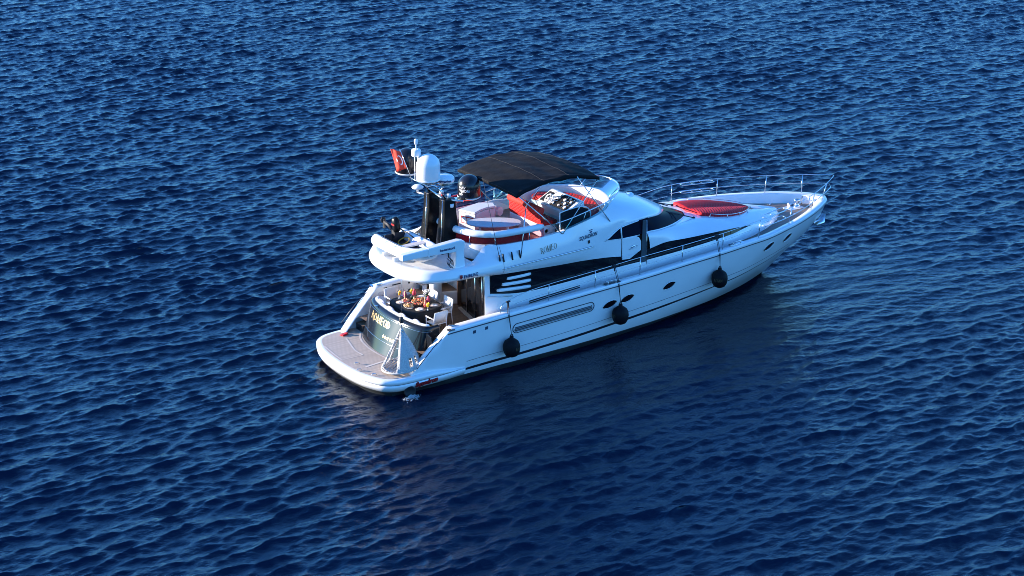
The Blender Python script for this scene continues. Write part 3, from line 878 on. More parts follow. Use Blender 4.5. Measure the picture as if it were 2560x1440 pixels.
# helm side window and windscreen
q = MB()
hb = np.array([(9.72, -2.17, 3.87), (10.45, -2.115, 3.79), (11.2, -2.09, 3.77), (11.8, -1.99, 3.75)])
ht = np.array([(9.72, -2.17, 3.885), (10.43, -2.06, 4.23), (11.2, -2.0, 4.30), (11.85, -1.87, 4.28)])
for sgn in (1, -1):
    q = MB(); q.grid(np.array([cr(hb, 5), cr(ht, 5)]) * np.array([1, sgn, 1]), 0)
    hwin = q.build('helm_window', M['wsglass'], yacht)
    q = MB()
    q.tube(np.array([(9.70, -2.20, 3.875), (10.45, -2.14, 3.785), (11.3, -2.115, 3.765)]) * np.array([1, sgn, 1]), .014, 6)
    q.tube(cr(np.array([(9.70, -2.20, 3.90), (10.1, -2.15, 4.10), (10.46, -2.10, 4.225), (11.3, -2.03, 4.305)]) * np.array([1, sgn, 1]), 4), .022, 6)
    q.tube(np.array([(10.45, -2.135, 3.78), (10.43, -2.09, 4.22)]) * np.array([1, sgn, 1]), .03, 6)
    q.build('frame', M['white'], hwin)
q = MB()
wt = brow2[7 : ][: ]
Iw = I_[:6 * N + 1]
idx = np.linspace(0, len(Iw) - 1, 40); idw = np.linspace(9, len(brow2) - 1, 40)
wlow = np.stack([np.interp(idx, np.arange(len(Iw)), Iw[:, k]) for k in range(3)], 1)
wtop = np.stack([np.interp(idw, np.arange(len(brow2)), brow2[:, k]) for k in range(3)], 1)
wtop[:, 2] -= .0
ws = bulged(wlow, wtop, 7, .05, .0)
for sgn in (1, -1): q.grid(ws * np.array([1, sgn, 1]), 0)
wind = q.build('windscreen', M['wsglass'], yacht)
q = MB()
gl = wlow.copy(); gl[:, 2] += .012
q.tube(both(gl[::-1]), .022, 6); q.build('windscreen_trim', M['white'], yacht)
# the lower cheek between the window band and the helm window, forward of the door (starboard) / whole (port)
q = MB()
q.grid(np.array([[(10.42, 2.14, 3.10), (11.0, 2.13, 3.11), (11.8, 2.12, 3.13)], [(10.42, 2.14, 3.79), (11.1, 2.11, 3.77), (11.66, 2.0, 3.76)]]), 0)
q.build('cabin_cheek', M['white'], yacht)
# starboard pilot door: white panel slid aft, near-black block painting the shade in the opening, and a grey jamb
q = MB()
dp = [(10.44, 3.79), (11.12, 3.76), (11.24, 3.69), (11.34, 3.52), (11.34, 3.18), (10.82, 2.93), (10.47, 2.96)]
q.prism([(x, -2.17, z) for x, z in dp], (0, .06, 0))
door = q.build('pilot_door', M['white'], yacht, bevel=.02)
q = MB(); q.tube([(10.78, -2.20, 3.32), (10.95, -2.215, 3.37), (11.14, -2.20, 3.40)], .016, 6); q.ball((10.95, -2.18, 3.40), (.10, .02, .05), 12)
q.build('handle', M['steel'], door)
q = MB()
op = [(10.45, 2.60), (11.82, 2.62), (11.84, 3.2), (11.80, 4.30), (11.2, 4.30), (11.2, 3.7), (10.45, 3.7)]
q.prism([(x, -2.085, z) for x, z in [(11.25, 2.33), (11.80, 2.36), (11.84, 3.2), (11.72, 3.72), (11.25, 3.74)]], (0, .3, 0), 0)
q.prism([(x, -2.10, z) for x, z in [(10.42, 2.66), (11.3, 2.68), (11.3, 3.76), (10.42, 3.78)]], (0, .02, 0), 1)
q.build('door_opening_shade', [M['recess_shade'], M['recess_shade']], yacht)
q = MB()
q.prism([(11.36, -2.135, 2.42), (11.62, -2.135, 2.42), (11.62, -2.09, 4.28), (11.47, -2.09, 4.28)], (0, .03, 0))
q.build('door_jamb', M['jamb'], yacht)
q = MB(); q.tube([(11.64, -2.15, 2.42), (11.63, -2.10, 4.28)], .014, 6); q.build('jamb_trim', M['steel'], yacht)

# ---- details on the ship's side
hy_at = lambda x, z: float(hy(x, z))
cast = caster(flym, band, deckhouse, wind)
def on_hull(x, z, h_=.006): return (x, -hy_at(x, z) - h_, z)
def on_top(x, z, h_=.010): return (x, cast(x, z) - h_, z)
def capsule(x0, z0, x1, z1, r0, n=10, r1=None):
    r1 = r1 or r0
    a = math.atan2(z1 - z0, x1 - x0)
    P = [(x1 + r1 * math.cos(a + t), z1 + r1 * math.sin(a + t)) for t in np.linspace(-math.pi / 2, math.pi / 2, n)]
    side = np.linspace(0, 1, 16)[1:-1]
    nx, nz = -math.sin(a), math.cos(a)
    up_ = [(x1 + (x0 - x1) * t + nx * (r1 + (r0 - r1) * t), z1 + (z0 - z1) * t + nz * (r1 + (r0 - r1) * t)) for t in side]
    lo_ = [(x0 + (x1 - x0) * t - nx * (r0 + (r1 - r0) * t), z0 + (z1 - z0) * t - nz * (r0 + (r1 - r0) * t)) for t in side]
    Q = [(x0 + r0 * math.cos(a + t), z0 + r0 * math.sin(a + t)) for t in np.linspace(math.pi / 2, 1.5 * math.pi, n)]
    # start at the tip of the fore end so that rungs run straight across
    h_ = n // 2
    P = P[h_:] + up_ + Q + lo_ + P[:h_]
    return P
def lens(x0, z0, x1, z1, w, n=24):
    P = []
    dx, dz = x1 - x0, z1 - z0; L = math.hypot(dx, dz)
    for k in range(n):
        a = 2 * math.pi * k / n
        u, v = .5 + .5 * math.cos(a), w / 2 * math.copysign(abs(math.sin(a)) ** 1.15, math.sin(a))
        P.append((x0 + dx * u - dz / L * v, z0 + dz * u + dx / L * v))
    return P
def plate(mb, pts, place, h0, h1, mi=0, rim=None):
    """raised plate with a rim: pts in (x, z), laid on the side by place()"""
    n = len(pts)
    a = [place(x, z, h0) for x, z in pts]; b_ = [place(x, z, h1) for x, z in pts]
    cx = sum(p_[0] for p_ in pts) / n; cz = sum(p_[1] for p_ in pts) / n
    i = len(mb.v)
    mb.add(a + b_, [[k, (k + 1) % n, n + (k + 1) % n, n + k] for k in range(n)], mi, False)
    # rungs across the plate keep it on the curved side
    fs = [[0, 1, n - 1]] + [[k, k + 1, n - 1 - k, n - k] for k in range(1, n // 2 - 1)] + [[n // 2 - 1, n // 2, n // 2 + 1]]
    mb.add(b_, fs, mi, False)
def mirror_build(fn, name, mats, parent):
    """the same fitting on both sides: one object per side"""
    out = []
    for sgn in (1, -1):
        mb = MB(); fn(mb)
        if sgn == -1: mb.v = [(x, -y, z) for x, y, z in mb.v]
        out.append(mb.build(name, mats, parent))
    return out
for (x0, z0, x1, z1) in ((9.17, 1.55, 9.78, 1.67), (9.98, 1.61, 10.58, 1.735), (12.0, 1.69, 12.54, 1.82), (17.10, 2.12, 17.62, 2.33), (18.42, 2.12, 18.86, 2.36)):
    for sgn in (1, -1):
        mb = MB()
        L_ = lens(x0, z0, x1, z1, .27)
        plate(mb, L_, on_hull, -.01, .004)
        fr = [Vector(on_hull(x, z, .008)) for x, z in L_]
        if sgn == -1: mb.v = [(x, -y, z) for x, y, z in mb.v]; fr = [Vector((p_.x, -p_.y, p_.z)) for p_ in fr]
        pane = mb.build('porthole', M['glass'], yacht)
        fb = MB(); fb.tube(fr, .014, 6, 0, True); fb.build('rim', M['steel'], pane)
def slot(mb):
    P = capsule(5.36, 1.60, 8.55, 1.715, .185, 12)
    plate(mb, P, on_hull, -.02, .003, 3)
    plate(mb, capsule(5.34, 1.545, 8.58, 1.66, .095, 12), on_hull, -.01, .007, 2)
    mb.tube([on_hull(x, z, .010) for x, z in P], .016, 6, 0, True)
    for dz, r in ((-.085, .010), (-.025, .010), (.035, .014)):
        mb.tube([on_hull(x, 1.60 + (x - 5.36) * .036 + dz, .014) for x in np.linspace(5.26, 8.64, 30)], r, 6, 0 if dz > 0 else 1)
mirror_build(slot, 'hull_window', [M['rub'], M['glass'], M['slat'], M['white']], yacht)
for (x, z) in ((3.55, 1.86), (4.05, 1.90)):
    mb = MB(); plate(mb, [(x - .06, z - .06), (x + .06, z - .06), (x + .06, z + .06), (x - .06, z + .06)], on_hull, -.01, .006); mb.build('fuel_filler', M['greyl'], yacht)
# engine-room vents on the deckhouse
def vent(mb):
    plate(mb, capsule(6.28, 2.20, 8.55, 2.33, .10, 10), lambda x, z, h_: (x, -2.145 - h_, z), -.02, .012, 0)
    for dz in (-.035, .035):
        plate(mb, capsule(6.30, 2.20 + dz, 8.52, 2.33 + dz, .022, 6), lambda x, z, h_: (x, -2.145 - h_, z), .010, .020, 1)
mirror_build(vent, 'engine_vent', [M['white'], M['blackmat']], yacht)
# three white louvres over the aft end of the window band
for (x0, z0, x1, z1) in ((5.30, 3.31, 6.33, 3.29), (5.10, 3.12, 6.33, 3.045), (4.90, 2.945, 6.33, 2.81)):
    def louv(mb, a=(x0, z0, x1, z1)):
        mb.tube([(a[0] + (a[2] - a[0]) * t, -2.16, a[1] + (a[3] - a[1]) * t - .012 * 4 * t * (1 - t)) for t in np.linspace(0, 1, 12)], [.05] + [.064] * 10 + [.05], 10)
    mirror_build(louv, 'window_louvre', M['white'], yacht)
# window posts seen through the band, handrails
def chrome(mb):
    mb.tube(cr([(4.95, -2.40, 3.80), (5.6, -2.44, 3.83), (7, -2.44, 3.845), (8.3, -2.40, 3.84), (9.0, -2.34, 3.83)], 5), .022, 8)
mirror_build(chrome, 'handrail', M['steel'], yacht)
mb = MB(); mb.tube([(4.50, -2.14, 2.78), (5.55, -2.16, 2.60)], .016, 6); mb.build('grab_rail', M['steel'], yacht)
# toe-step and cleats let into the bulwark
for x in (9.55, 15.6):
    for sgn in (1, -1):
        y = -(hy_at(x, 2.3) - .1); z = float(zcap_full(x))
        mb = MB(); mb.box((x, y - .0, z + .005), (.75, .17, .03)); 
        for dx in (-.18, .18): mb.tube([(x + dx, y - .02, z), (x + dx, y - .02, z + .11)], .02, 6)
        mb.tube([(x - .3, y - .02, z + .11), (x + .3, y - .02, z + .11)], .022, 6)
        if sgn == -1: mb.v = [(a, -b_, c) for a, b_, c in mb.v]
        mb.build('mooring_cleat', M['steel'], yacht)
for sgn in (1, -1):
    mb = MB(); mb.ball((2.78, sgn * -2.46, 2.20), (.13, .07, .025), 14); mb.box((2.62, sgn * -2.66, 2.13), (.24, .16, .05), 0); mb.build('fairlead', M['steel'], yacht)
    mb = MB(); mb.tube([(2.48, sgn * -2.62, 2.03), (1.9, sgn * -2.64, 1.62), (1.22, sgn * -2.63, .97)], .016, 6); mb.build('wing_rail', M['rub'], yacht)

q = MB(); q.tube([on_top(5.02 + .02 * (4.55 - z), z, .002) for z in np.linspace(3.62, 4.55, 14)], .006, 5); q.build('moulding_seam', M['rub'], yacht)
# ---- writing on the yacht
def write(word, size, x0, z0, x1, z1, place, name, m, bold=0.0, font='sans', hgt=.008, shear=0.0, over=None):
    v, f = serif(word, size) if font == 'serif' else text_shape(word, size, bold, shear)
    w = max(a for a, _ in v)
    L = math.hypot(x1 - x0, z1 - z0); k = L / w
    ux, uz = (x1 - x0) / L, (z1 - z0) / L
    mb = MB()
    P = [place(x0 + a * k * ux - b_ * uz * .0, z0 + a * k * uz + b_, hgt) for a, b_ in v]
    mb.add(P, f, 0, False)
    return mb.build(name, m, yacht, weld=False)
write('FAIRLINE', .17, 3.36, 3.78, 3.92, 3.80, on_top, 'builder_lettering', M['darkblue'], .004, hgt=.045)
mb = MB(); sh = [(3.20, 3.92), (3.31, 3.92), (3.31, 3.83), (3.255, 3.75), (3.20, 3.83)]
mb.add([on_top(x, z, .045) for x, z in sh], [[0, 1, 2, 3, 4]], 0, False); mb.build('shield_emblem', M['redl'], yacht, weld=False)
write('ROMEO', .205, 6.62, 4.04, 7.34, 4.11, on_top, 'name_lettering', M['goldflat'], 0, 'serif', .014)
write('SQUADRON', .19, 8.36, 4.17, 9.22, 4.22, on_top, 'class_lettering', M['greyl'], .006, hgt=.014, shear=.15)
mb = MB()
for pol in ([(8.84, 4.44), (9.00, 4.45), (9.00, 4.48), (8.84, 4.47)], [(8.86, 4.36), (8.98, 4.37), (8.98, 4.42), (8.86, 4.41)]):
    mb.add([on_top(x, z, .014) for x, z in pol], [[0, 1, 2, 3]], 0, False)
mb.build('class_emblem', M['darkblue'], yacht, weld=False)
mb = MB(); mb.add([on_top(x, z, .013) for x, z in [(8.76, 3.98), (8.86, 3.98), (8.86, 4.10), (8.76, 4.10)]], [[0, 1, 2, 3]], 0, False); mb.build('side_light', M['blackl'], yacht, weld=False)
def on_plat(x, z, h_=.006):
    return (x, float(np.interp(x, pl_half[:, 0], pl_half[:, 1])) - h_ + .05 * np.clip((.40 - z) / .16, 0, 1), z)
for dz, m_, hh in ((-.012, 'blackl', .006), (0, 'redl', .012)):
    write('Squadron', .24, 1.12, .33 + dz, 2.04, .37 + dz, on_plat, 'stern_lettering', M[m_], .011 if dz == 0 else .02, hgt=hh, shear=.2)
# the name on the dark transom panel: gold letters with dark backing, stars below
arcT = np.cumsum(np.concatenate([[0], np.linalg.norm(np.diff(arc_top, axis=0), axis=1)]))
mid_s = arcT[len(arcT) // 2]
def on_panel(u, v, h_=.01):
    """u: metres along the panel from its middle towards starboard, v: height above the platform"""
    t = (v - .715) / 1.33
    P = arc_bot * (1 - t) + arc_top * t
    s_ = np.concatenate([[0], np.cumsum(np.linalg.norm(np.diff(P, axis=0), axis=1))]); s_ -= s_[len(s_) // 2]
    P = offs(P, -h_)
    return (float(np.interp(u, s_, P[:, 0])), float(np.interp(u, s_, P[:, 1])), v)
for m_, dv, du, hh in (('blackl', -.02, .035, .004), ('gold', 0, 0, .014)):
    v, f = serif('ROMEOD', .225)
    w = max(a for a, _ in v); k = 1.40 / w
    mb = MB(); mb.add([on_panel(-1.20 + du + a * k, 1.58 + dv + b_, hh) for a, b_ in v], f, 0, False)
    mb.build('transom_lettering', M[m_], yacht, weld=False)
for k in range(5):
    st = []
    for j in range(10):
        r_ = .065 if j % 2 == 0 else .027
        st.append((.02 + k * .15 + r_ * math.sin(j * math.pi / 5), 1.28 + r_ * math.cos(j * math.pi / 5)))
    mb = MB(); mb.add([on_panel(a, b_, .012) for a, b_ in st], [list(range(10))], 0, False); mb.build('transom_star', M['gold'], yacht, weld=False)

# ---- flybridge inside
FZ = 4.24
q = MB()
fp = [(4.15, 0), (4.2, -1.2), (4.75, -1.75), (5.3, -2.0), (8.2, -2.05), (9.4, -1.85), (10.2, -1.2), (10.6, -.4), (10.65, 0)]
ff = both([(x, y, FZ) for x, y in fp]); q.add(ff, [list(range(len(ff)))], 0, False)
q.build('flybridge_floor', M['teakw'], yacht, weld=False)
# coaming: inner lining from the moulding down to the floor, round the whole flybridge
co = D_[7 * N - 3:]
aft = cr([(4.02, 0, 4.60), (4.06, -.75, 4.60), (4.30, -1.45, 4.60), (4.62, -1.83, 4.60)], 5)
rim_ = np.vstack([aft, D_[7 * N + 2:]])
def inn(P, w, dz=0.0, z=None):
    Q = P.copy(); Q[:, :2] = offs(P[:, :2], w); Q[0, 1] = min(Q[0, 1], 0); Q[-1, 1] = 0; Q[0, 1] = 0
    Q[:, 2] = (Q[:, 2] + dz) if z is None else z
    return Q
ri = inn(rim_, .13)
rows = [rim_ + np.array([0, 0, .004]), inn(rim_, .10, .012), inn(rim_, .16, -.03), inn(rim_, .20, 0, FZ - .02)]
q = MB(); q.grid(both_g(np.array(rows)), 0)
q.grid(both_g(np.array([aft, np.column_stack([offs(aft[:, :2], -.03), np.full(len(aft), 4.06)])])), 0)
q.build('coaming_lining', M['cream'], yacht)
# padded bolster above a smoked strip, round the aft seating
bo = np.vstack([aft[:, :], D_[7 * N + 2: 10 * N - 3]])
bo2 = bo.copy(); bo2[:, :2] = offs(bo[:, :2], .10); bo2[0, 1] = 0
stbd = bo2.copy(); stbd[:, 2] = 4.97
port_end = 10
full = np.vstack([mir(stbd)[::-1][len(stbd) - 16:], stbd[1:]])
q = MB(); q.tube(full, [.06] + [.125] * (len(full) - 2) + [.06], 12); q.build('coaming_bolster', M['bolster'], yacht)
sp_ = bo.copy(); sp_[:, :2] = offs(bo[:, :2], .035); sp_[0, 1] = 0
lo_ = sp_.copy(); lo_[:, 2] = 4.60; hi_ = sp_.copy(); hi_[:, 2] = 4.93; hi_[:, :2] = offs(sp_[:, :2], .04); hi_[0, 1] = 0
q = MB(); q.grid(np.array([lo_, hi_]), 0); q.build('smoked_screen', M['smoked'], yacht)
for k in (9, 18, 25):
    q = MB(); q.tube([sp_[k] * np.array([1, 1, 0]) + np.array([0, -.02, 4.60]), hi_[k] + np.array([0, -.02, 0])], .02, 6); q.build('screen_post', M['steel'], yacht)
# red seat backs just inside the screen, seat base in white
sb = np.vstack([aft[4:], D_[7 * N + 2: 10 * N - 6]])
sb_o = offs(sb[:, :2], .12); sb_i = offs(sb[:, :2], .26); se_i = offs(sb[:, :2], .72)
def colz(P, z): return np.column_stack([P, np.full(len(P), z)])
q = MB(); q.grid(np.array([colz(sb_o, 4.50), colz(sb_o, 4.88), colz((sb_o + sb_i) / 2, 4.93), colz(sb_i, 4.84), colz(sb_i, 4.60)]), 0); q.build('seat_back', M['redplain'], yacht)
q = MB(); q.grid(np.array([colz(sb_i, 4.56), colz(sb_i, 4.62), colz(se_i, 4.62), colz(se_i, 4.52)]), 0); q.build('seat_cushion', M['redplain'], yacht)
q = MB(); q.grid(np.array([colz(se_i, 4.53), colz(se_i, FZ)]), 0); q.build('seat_base', M['cream'], yacht)
q = MB(); q.tube(cr([(5.15, 2.16, 4.93), (5.9, 2.26, 4.95), (6.6, 2.30, 4.96), (7.25, 2.28, 4.97)], 5), [.05] + [.15] * 14 + [.06], 12); q.build('port_cushion', M['redplain'], yacht)
q = MB(); q.grid([[(x, 2.22, z) for x in np.linspace(5.1, 7.3, 6)] for z in (4.6, 4.9)], 0); q.build('port_screen', M['smoked'], yacht)
q = MB(); q.box((4.72, .62, 4.62), (.42, .45, .42)); q.build('seat_end', M['redplain'], yacht, bevel=.06)
# oval table on two legs
q = MB()
ax = math.atan2(-1.0, 1.62)
tb = []
for k in range(40):
    a = 2 * math.pi * k / 40
    u = .98 * math.copysign(abs(math.cos(a)) ** .8, math.cos(a)); v_ = .50 * math.sin(a)
    tb.append((5.80 + u * math.cos(ax) - v_ * math.sin(ax), -.62 + u * math.sin(ax) + v_ * math.cos(ax), 4.86))
q.prism(tb, (0, 0, .05)); q.build('flybridge_table', M['seatgrey'], yacht, bevel=.012)
for t in (-.5, .5):
    q = MB(); q.tube([(5.80 + t * math.cos(ax), -.62 + t * math.sin(ax), FZ), (5.80 + t * math.cos(ax), -.62 + t * math.sin(ax), 4.86)], .045, 10); q.build('table_leg', M['dome'], yacht)
# wet bar with lid and locker door
q = MB()
wb = [(5.48, 1.20), (5.74, .52), (6.10, .70), (6.45, .80), (6.78, .74), (6.95, 1.15), (6.5, 1.45)]
q.prism([(x, y, FZ) for x, y in wb], (0, 0, .62)); q.build('wet_bar', M['bolster'], yacht, bevel=.02)
q = MB(); q.prism([(6.3 + (x - 6.3) * 1.02, 1.0 + (y - 1.0) * 1.03, 4.875) for x, y in wb], (0, 0, .08)); q.build('bar_lid', M['bolster'], yacht, bevel=.03)
q = MB(); q.prism([(5.50, 1.08, 4.48), (5.70, .56, 4.48), (5.70, .56, 4.74), (5.50, 1.08, 4.74)], (-.02, -.008, 0)); q.build('bar_panel', M['redl'], yacht)
q = MB()
for a, b_ in ((.08, .46), (.54, .92)):
    g = lambda t, z: (5.50 + .20 * t - .025, 1.08 - .52 * t - .01, z)
    q.prism([g(a, 4.51), g(b_, 4.51), g(b_, 4.71), g(a, 4.71)], (-.012, -.005, 0))
q.build('bar_socket', M['dome'], yacht)
q = MB(); q.tube([(7.0, 1.45, 4.62), (7.15, .95, 4.62)], .17, 12); q.build('roll_cover', M['bolster'], yacht)
# helm seat: quilted cushion and rolled backrest on a white base
q = MB(); q.box((7.62, -.42, 4.46), (.62, 2.05, .44)); q.build('helm_seat_base', M['cream'], yacht, bevel=.04)
q = MB(); q.box((7.66, -.42, 4.75), (.66, 2.15, .17)); q.build('helm_seat', M['red'], yacht, bevel=.06)
q = MB(); q.box((7.36, -.40, 5.00), (.14, 2.05, .50)); q.build('helm_backrest', M['red'], yacht, bevel=.05)
q = MB(); q.tube([(7.33, -1.42, 5.25), (7.33, .62, 5.25)], .125, 14); q.build('backrest_roll', M['redroll'], yacht)
q = MB(); q.lathe([(0, 0), (.10, 0), (.10, .012), (.07, .014), (.07, .0), (0, 0)], (7.52, -1.452, 4.46), 18, 0, True, Matrix.Rotation(R(90), 4, 'X').to_quaternion()); q.build('speaker', M['dome'], yacht)
# console with wheel and instruments
q = MB()
cs = [(8.35, FZ), (8.25, 4.95), (8.22, 5.03), (8.95, 5.38), (9.10, 5.34), (9.16, FZ)]
q.prism([(x, -1.62, z) for x, z in cs], (0, 1.85, 0)); q.build('helm_console', M['white'], yacht, bevel=.04)
slope = math.atan2(.35, .73)
def dash(u, y, h_=.0): return (8.24 + u * math.cos(slope) - h_ * math.sin(slope), y, 5.045 + u * math.sin(slope) + h_ * math.cos(slope))
q = MB(); q.prism([dash(.08, -1.50, .002), dash(.72, -1.42, .002), dash(.72, -.62, .002), dash(.08, -.55, .002)], (0, 0, .02)); q.build('instrument_panel', M['blackmat'], yacht)
k = 0
for u in (.18, .34, .50, .64):
    for y in (-1.36, -1.18, -1.0, -.82, -.66):
        if (k * 7) % 5 != 1:
            q = MB(); q.tube([dash(u, y, .02), dash(u, y, .07)], .045 + .02 * (k % 3 == 0), 8); q.build('gauge', M['steel'] if k % 2 else M['dome'], yacht)
        k += 1
q = MB(); q.prism([dash(.10, -.15, .004), dash(.62, -.15, .004), dash(.62, .12, .004), dash(.10, .12, .004)], (0, 0, .02)); q.build('chart_screen', M['blackmat'], yacht)
q = MB()
wc = Vector(dash(.22, -.38, .10)); e1 = Vector((0, 1, 0)); e2 = Vector((math.cos(slope + .5), 0, math.sin(slope + .5)))
q.tube([wc + e1 * .20 * math.cos(a) + e2 * .20 * math.sin(a) for a in np.linspace(0, 2 * math.pi, 24, endpoint=False)], .025, 8, 0, True)
q.ball(wc, .075, 12)
for a in (R(90), R(210), R(330)): q.tube([wc, wc + e1 * .19 * math.cos(a) + e2 * .19 * math.sin(a)], .018, 6)
q.build('steering_wheel', M['dome'], yacht)
# forward sunpads
q = MB()
pd = [(8.95, 1.55), (9.4, 1.72), (10.0, 1.30), (10.38, .75), (10.5, .2), (10.5, -.2), (10.38, -.75), (10.0, -1.30), (9.4, -1.72), (9.18, -1.72), (9.18, .3)]
q.prism([(x, y, 4.60) for x, y in pd], (0, 0, .20)); q.build('fly_sunpad', M['red'], yacht, bevel=.05)
q = MB(); q.prism([(x, y, FZ) for x, y in pd], (0, 0, .36)); q.build('fly_sunpad_base', M['cream'], yacht)
# dark hatch door standing open on the starboard side, white frame
q = MB()
hp = [(7.82, 4.58), (9.12, 4.72), (9.14, 4.95), (9.02, 5.17), (8.78, 5.26), (8.5, 5.28), (7.86, 5.22), (7.80, 5.14)]
q.prism([(x, -1.90, z) for x, z in hp], (0, .03, 0)); hd = q.build('companion_hatch', M['navy'], yacht)
q = MB(); q.tube(cr([(7.82, -1.90, 4.50), (7.79, -1.90, 5.10), (7.86, -1.90, 5.23), (8.5, -1.90, 5.30), (8.80, -1.90, 5.28), (9.05, -1.90, 5.17), (9.17, -1.90, 4.95), (9.14, -1.90, 4.70)], 5), .022, 8); q.build('frame', M['dome'], hd)

# wrap-round windscreen of the flybridge: clear perspex on the sill, steel rail on top
wsb = np.vstack([D_[10 * N:]])
rl = cr([(7.35, -2.26, 5.00), (8.0, -2.28, 5.08), (8.92, -2.20, 5.20), (9.6, -2.05, 5.26), (10.25, -1.80, 5.30), (10.85, -1.35, 5.34), (11.25, -.85, 5.35), (11.48, -.40, 5.36), (11.55, 0, 5.36)], 5)
def resamp(P, n):
    s_ = np.concatenate([[0], np.cumsum(np.linalg.norm(np.diff(P, axis=0), axis=1))]); u = np.linspace(0, s_[-1], n)
    return np.stack([np.interp(u, s_, P[:, k]) for k in range(3)], 1)
wb_ = resamp(wsb, 40); rl_ = resamp(rl[3:], 40); rl_[0] = [7.7, -2.26, 5.03]
gl_ = rl_.copy(); gl_[:, 2] -= .03
q = MB(); q.grid(both_g(np.array([wb_ + np.array([0, 0, .01]), (wb_ + gl_) / 2 + np.array([0, 0, .01]), gl_])), 0); q.build('flybridge_windscreen', M['perspex'], yacht)
q = MB(); q.tube(both(rl[::-1]), .024, 8); q.build('windscreen_rail', M['steel'], yacht)
for k in (8, 20, 31):
    for sgn in (1, -1):
        q = MB(); q.tube([wb_[k] * np.array([1, sgn, 1]), rl_[k] * np.array([1, sgn, 1])], .014, 6); q.build('rail_stanchion', M['steel'], yacht)
q = MB(); q.ball((12.35, -.10, 4.60), (.17, .17, .10), 16); q.build('roof_dome', M['white'], yacht)

# ---- bimini: canvas on a bowed frame
def canopy(x, y):
    u = (x - 6.0) / 3.55; v_ = y / 1.9
    return 6.22 + .02 * u + .34 * (1 - (2 * u - 1) ** 2) * (1 - .15 * v_ * v_) + .10 * (1 - v_ * v_) - .085 * math.exp(-((u - .50) / .11) ** 2) * (1 - v_ ** 4) - .03 * math.exp(-((u - .20) / .10) ** 2) * (1 - v_ ** 4) - .03 * math.exp(-((u - .82) / .10) ** 2) * (1 - v_ ** 4)
P = []
for i in range(41):
    r_ = []
    for j in range(33):
        u = i / 40; v_ = -1 + 2 * j / 32
        x = 5.9 + 3.65 * u + .10 * (1 - v_ * v_) * (2 * u - 1); y = 1.9 * v_ * (1 - .03 * math.sin(math.pi * u))
        z = canopy(6.0 + 3.55 * u, y)
        z += .014 * math.sin(8 * x + 4 * y) * math.sin(4 * y - 2 * x) - .05 * math.exp(-((u - .62) / .10) ** 2 - ((v_ + .25) / .35) ** 2) - .03 * math.exp(-((u - .30) / .12) ** 2 - ((v_ - .2) / .4) ** 2) + (.02 * math.sin(17 * (y + 1.9) + 6 * x) * math.exp(-((abs(v_) - .95) / .25) ** 2)) * math.exp(-((u - .55) / .25) ** 2)
        r_.append((x, y, z))
    P.append(r_)
q = MB(); q.grid(P, 0)
hem = [[(p_[0], p_[1] * 1.005, p_[2] - d_) for p_ in row] for row, d_ in ((P[0], 0), (P[0], .09))]
q.grid(hem, 0)
q.grid([[(p_[0], p_[1], p_[2] - d_) for p_ in P[-1]] for d_ in (0, .09)], 0)
for j in (0, -1):
    q.grid([[(row[j][0], row[j][1] * 1.003, row[j][2] - d_) for row in P] for d_ in (0, .10)], 0)
q.build('bimini_canopy', M['canvas'], yacht, solid=.008)
for u in (.02, .36, .66, .98):
    pts = []
    for j in range(33):
        row = P[int(u * 40)]; pts.append((row[j][0], row[j][1], row[j][2] + (.008 if 0 < j < 32 else 0)))
    q = MB(); q.tube(pts, .008, 5); q.build('canopy_seam', M['seam'], yacht)
def strut(a, b_, r_=.020, nm='bimini_strut'):
    for sgn in (1, -1):
        q = MB(); q.tube([(a[0], a[1] * sgn, a[2]), (b_[0], b_[1] * sgn, b_[2])], r_, 8); q.build(nm, M['steel'], yacht)
strut((7.66, -2.25, 4.55), (6.02, -1.88, 6.15)); strut((7.68, -2.25, 4.55), (9.48, -1.88, 6.20))
strut((9.90, -2.12, 4.56), (8.55, -1.90, 6.45)); strut((5.78, -2.36, 4.10), (6.30, -1.92, 5.75))
strut((6.28, -1.93, 5.75), (6.9, -1.90, 6.35), .014)
# rod holders and whip aerial
for x in (5.05, 5.42, 5.75):
    q = MB(); q.tube([(x, -2.37, 4.06), (x - .06, -2.38, 4.36)], .03, 8); q.build('rod_holder', M['blackmat'], yacht)
q = MB(); q.tube([(4.90, -2.34, 4.12), (4.34, -2.10, 7.2)], [.012, .006], 6); q.tube([(4.90, -2.34, 4.10), (4.87, -2.33, 4.32)], .03, 8); q.build('whip_aerial', M['blackmat'], yacht)

# ---- mast: two black fins, a frame with aerial domes on top
def fin(y, nm):
    q = MB()
    pr = lambda z, x0, x1, w: [(x0, y - w, z), (x1 - .06, y - w, z), (x1, y, z), (x1 - .06, y + w, z), (x0, y + w, z), (x0 - .05, y, z)]
    q.grid([pr(4.08, 3.55, 4.52, .25), pr(4.6, 3.60, 4.40, .22), pr(5.5, 3.72, 4.28, .20), pr(6.08, 3.74, 4.24, .19)], 0, False, False, True)
    q.add(pr(6.08, 3.74, 4.24, .19), [list(range(6))], 0, False)
    f = q.build(nm, M['black'], yacht, bevel=.03)
    q = MB(); q.tube([(3.52, y - .18, 4.1), (3.66, y - .15, 6.1)], .012, 6); q.build('edge_trim', M['steel'], f)
    return f
fin(.62, 'mast_fin'); fin(-.42, 'mast_fin')
q = MB()
for y in (.62, -.42):
    q.tube([(3.9, y, 6.05), (3.55, y, 6.62)], .035, 8)
q.tube([(3.9, .75, 6.12), (3.9, -.60, 6.0)], .05, 8)
q.tube([(3.55, 1.6, 6.66), (3.5, .2, 6.64), (3.5, -.55, 6.60)], .035, 8)
q.tube([(3.2, 1.5, 6.66), (3.2, -.35, 6.64)], .025, 8)
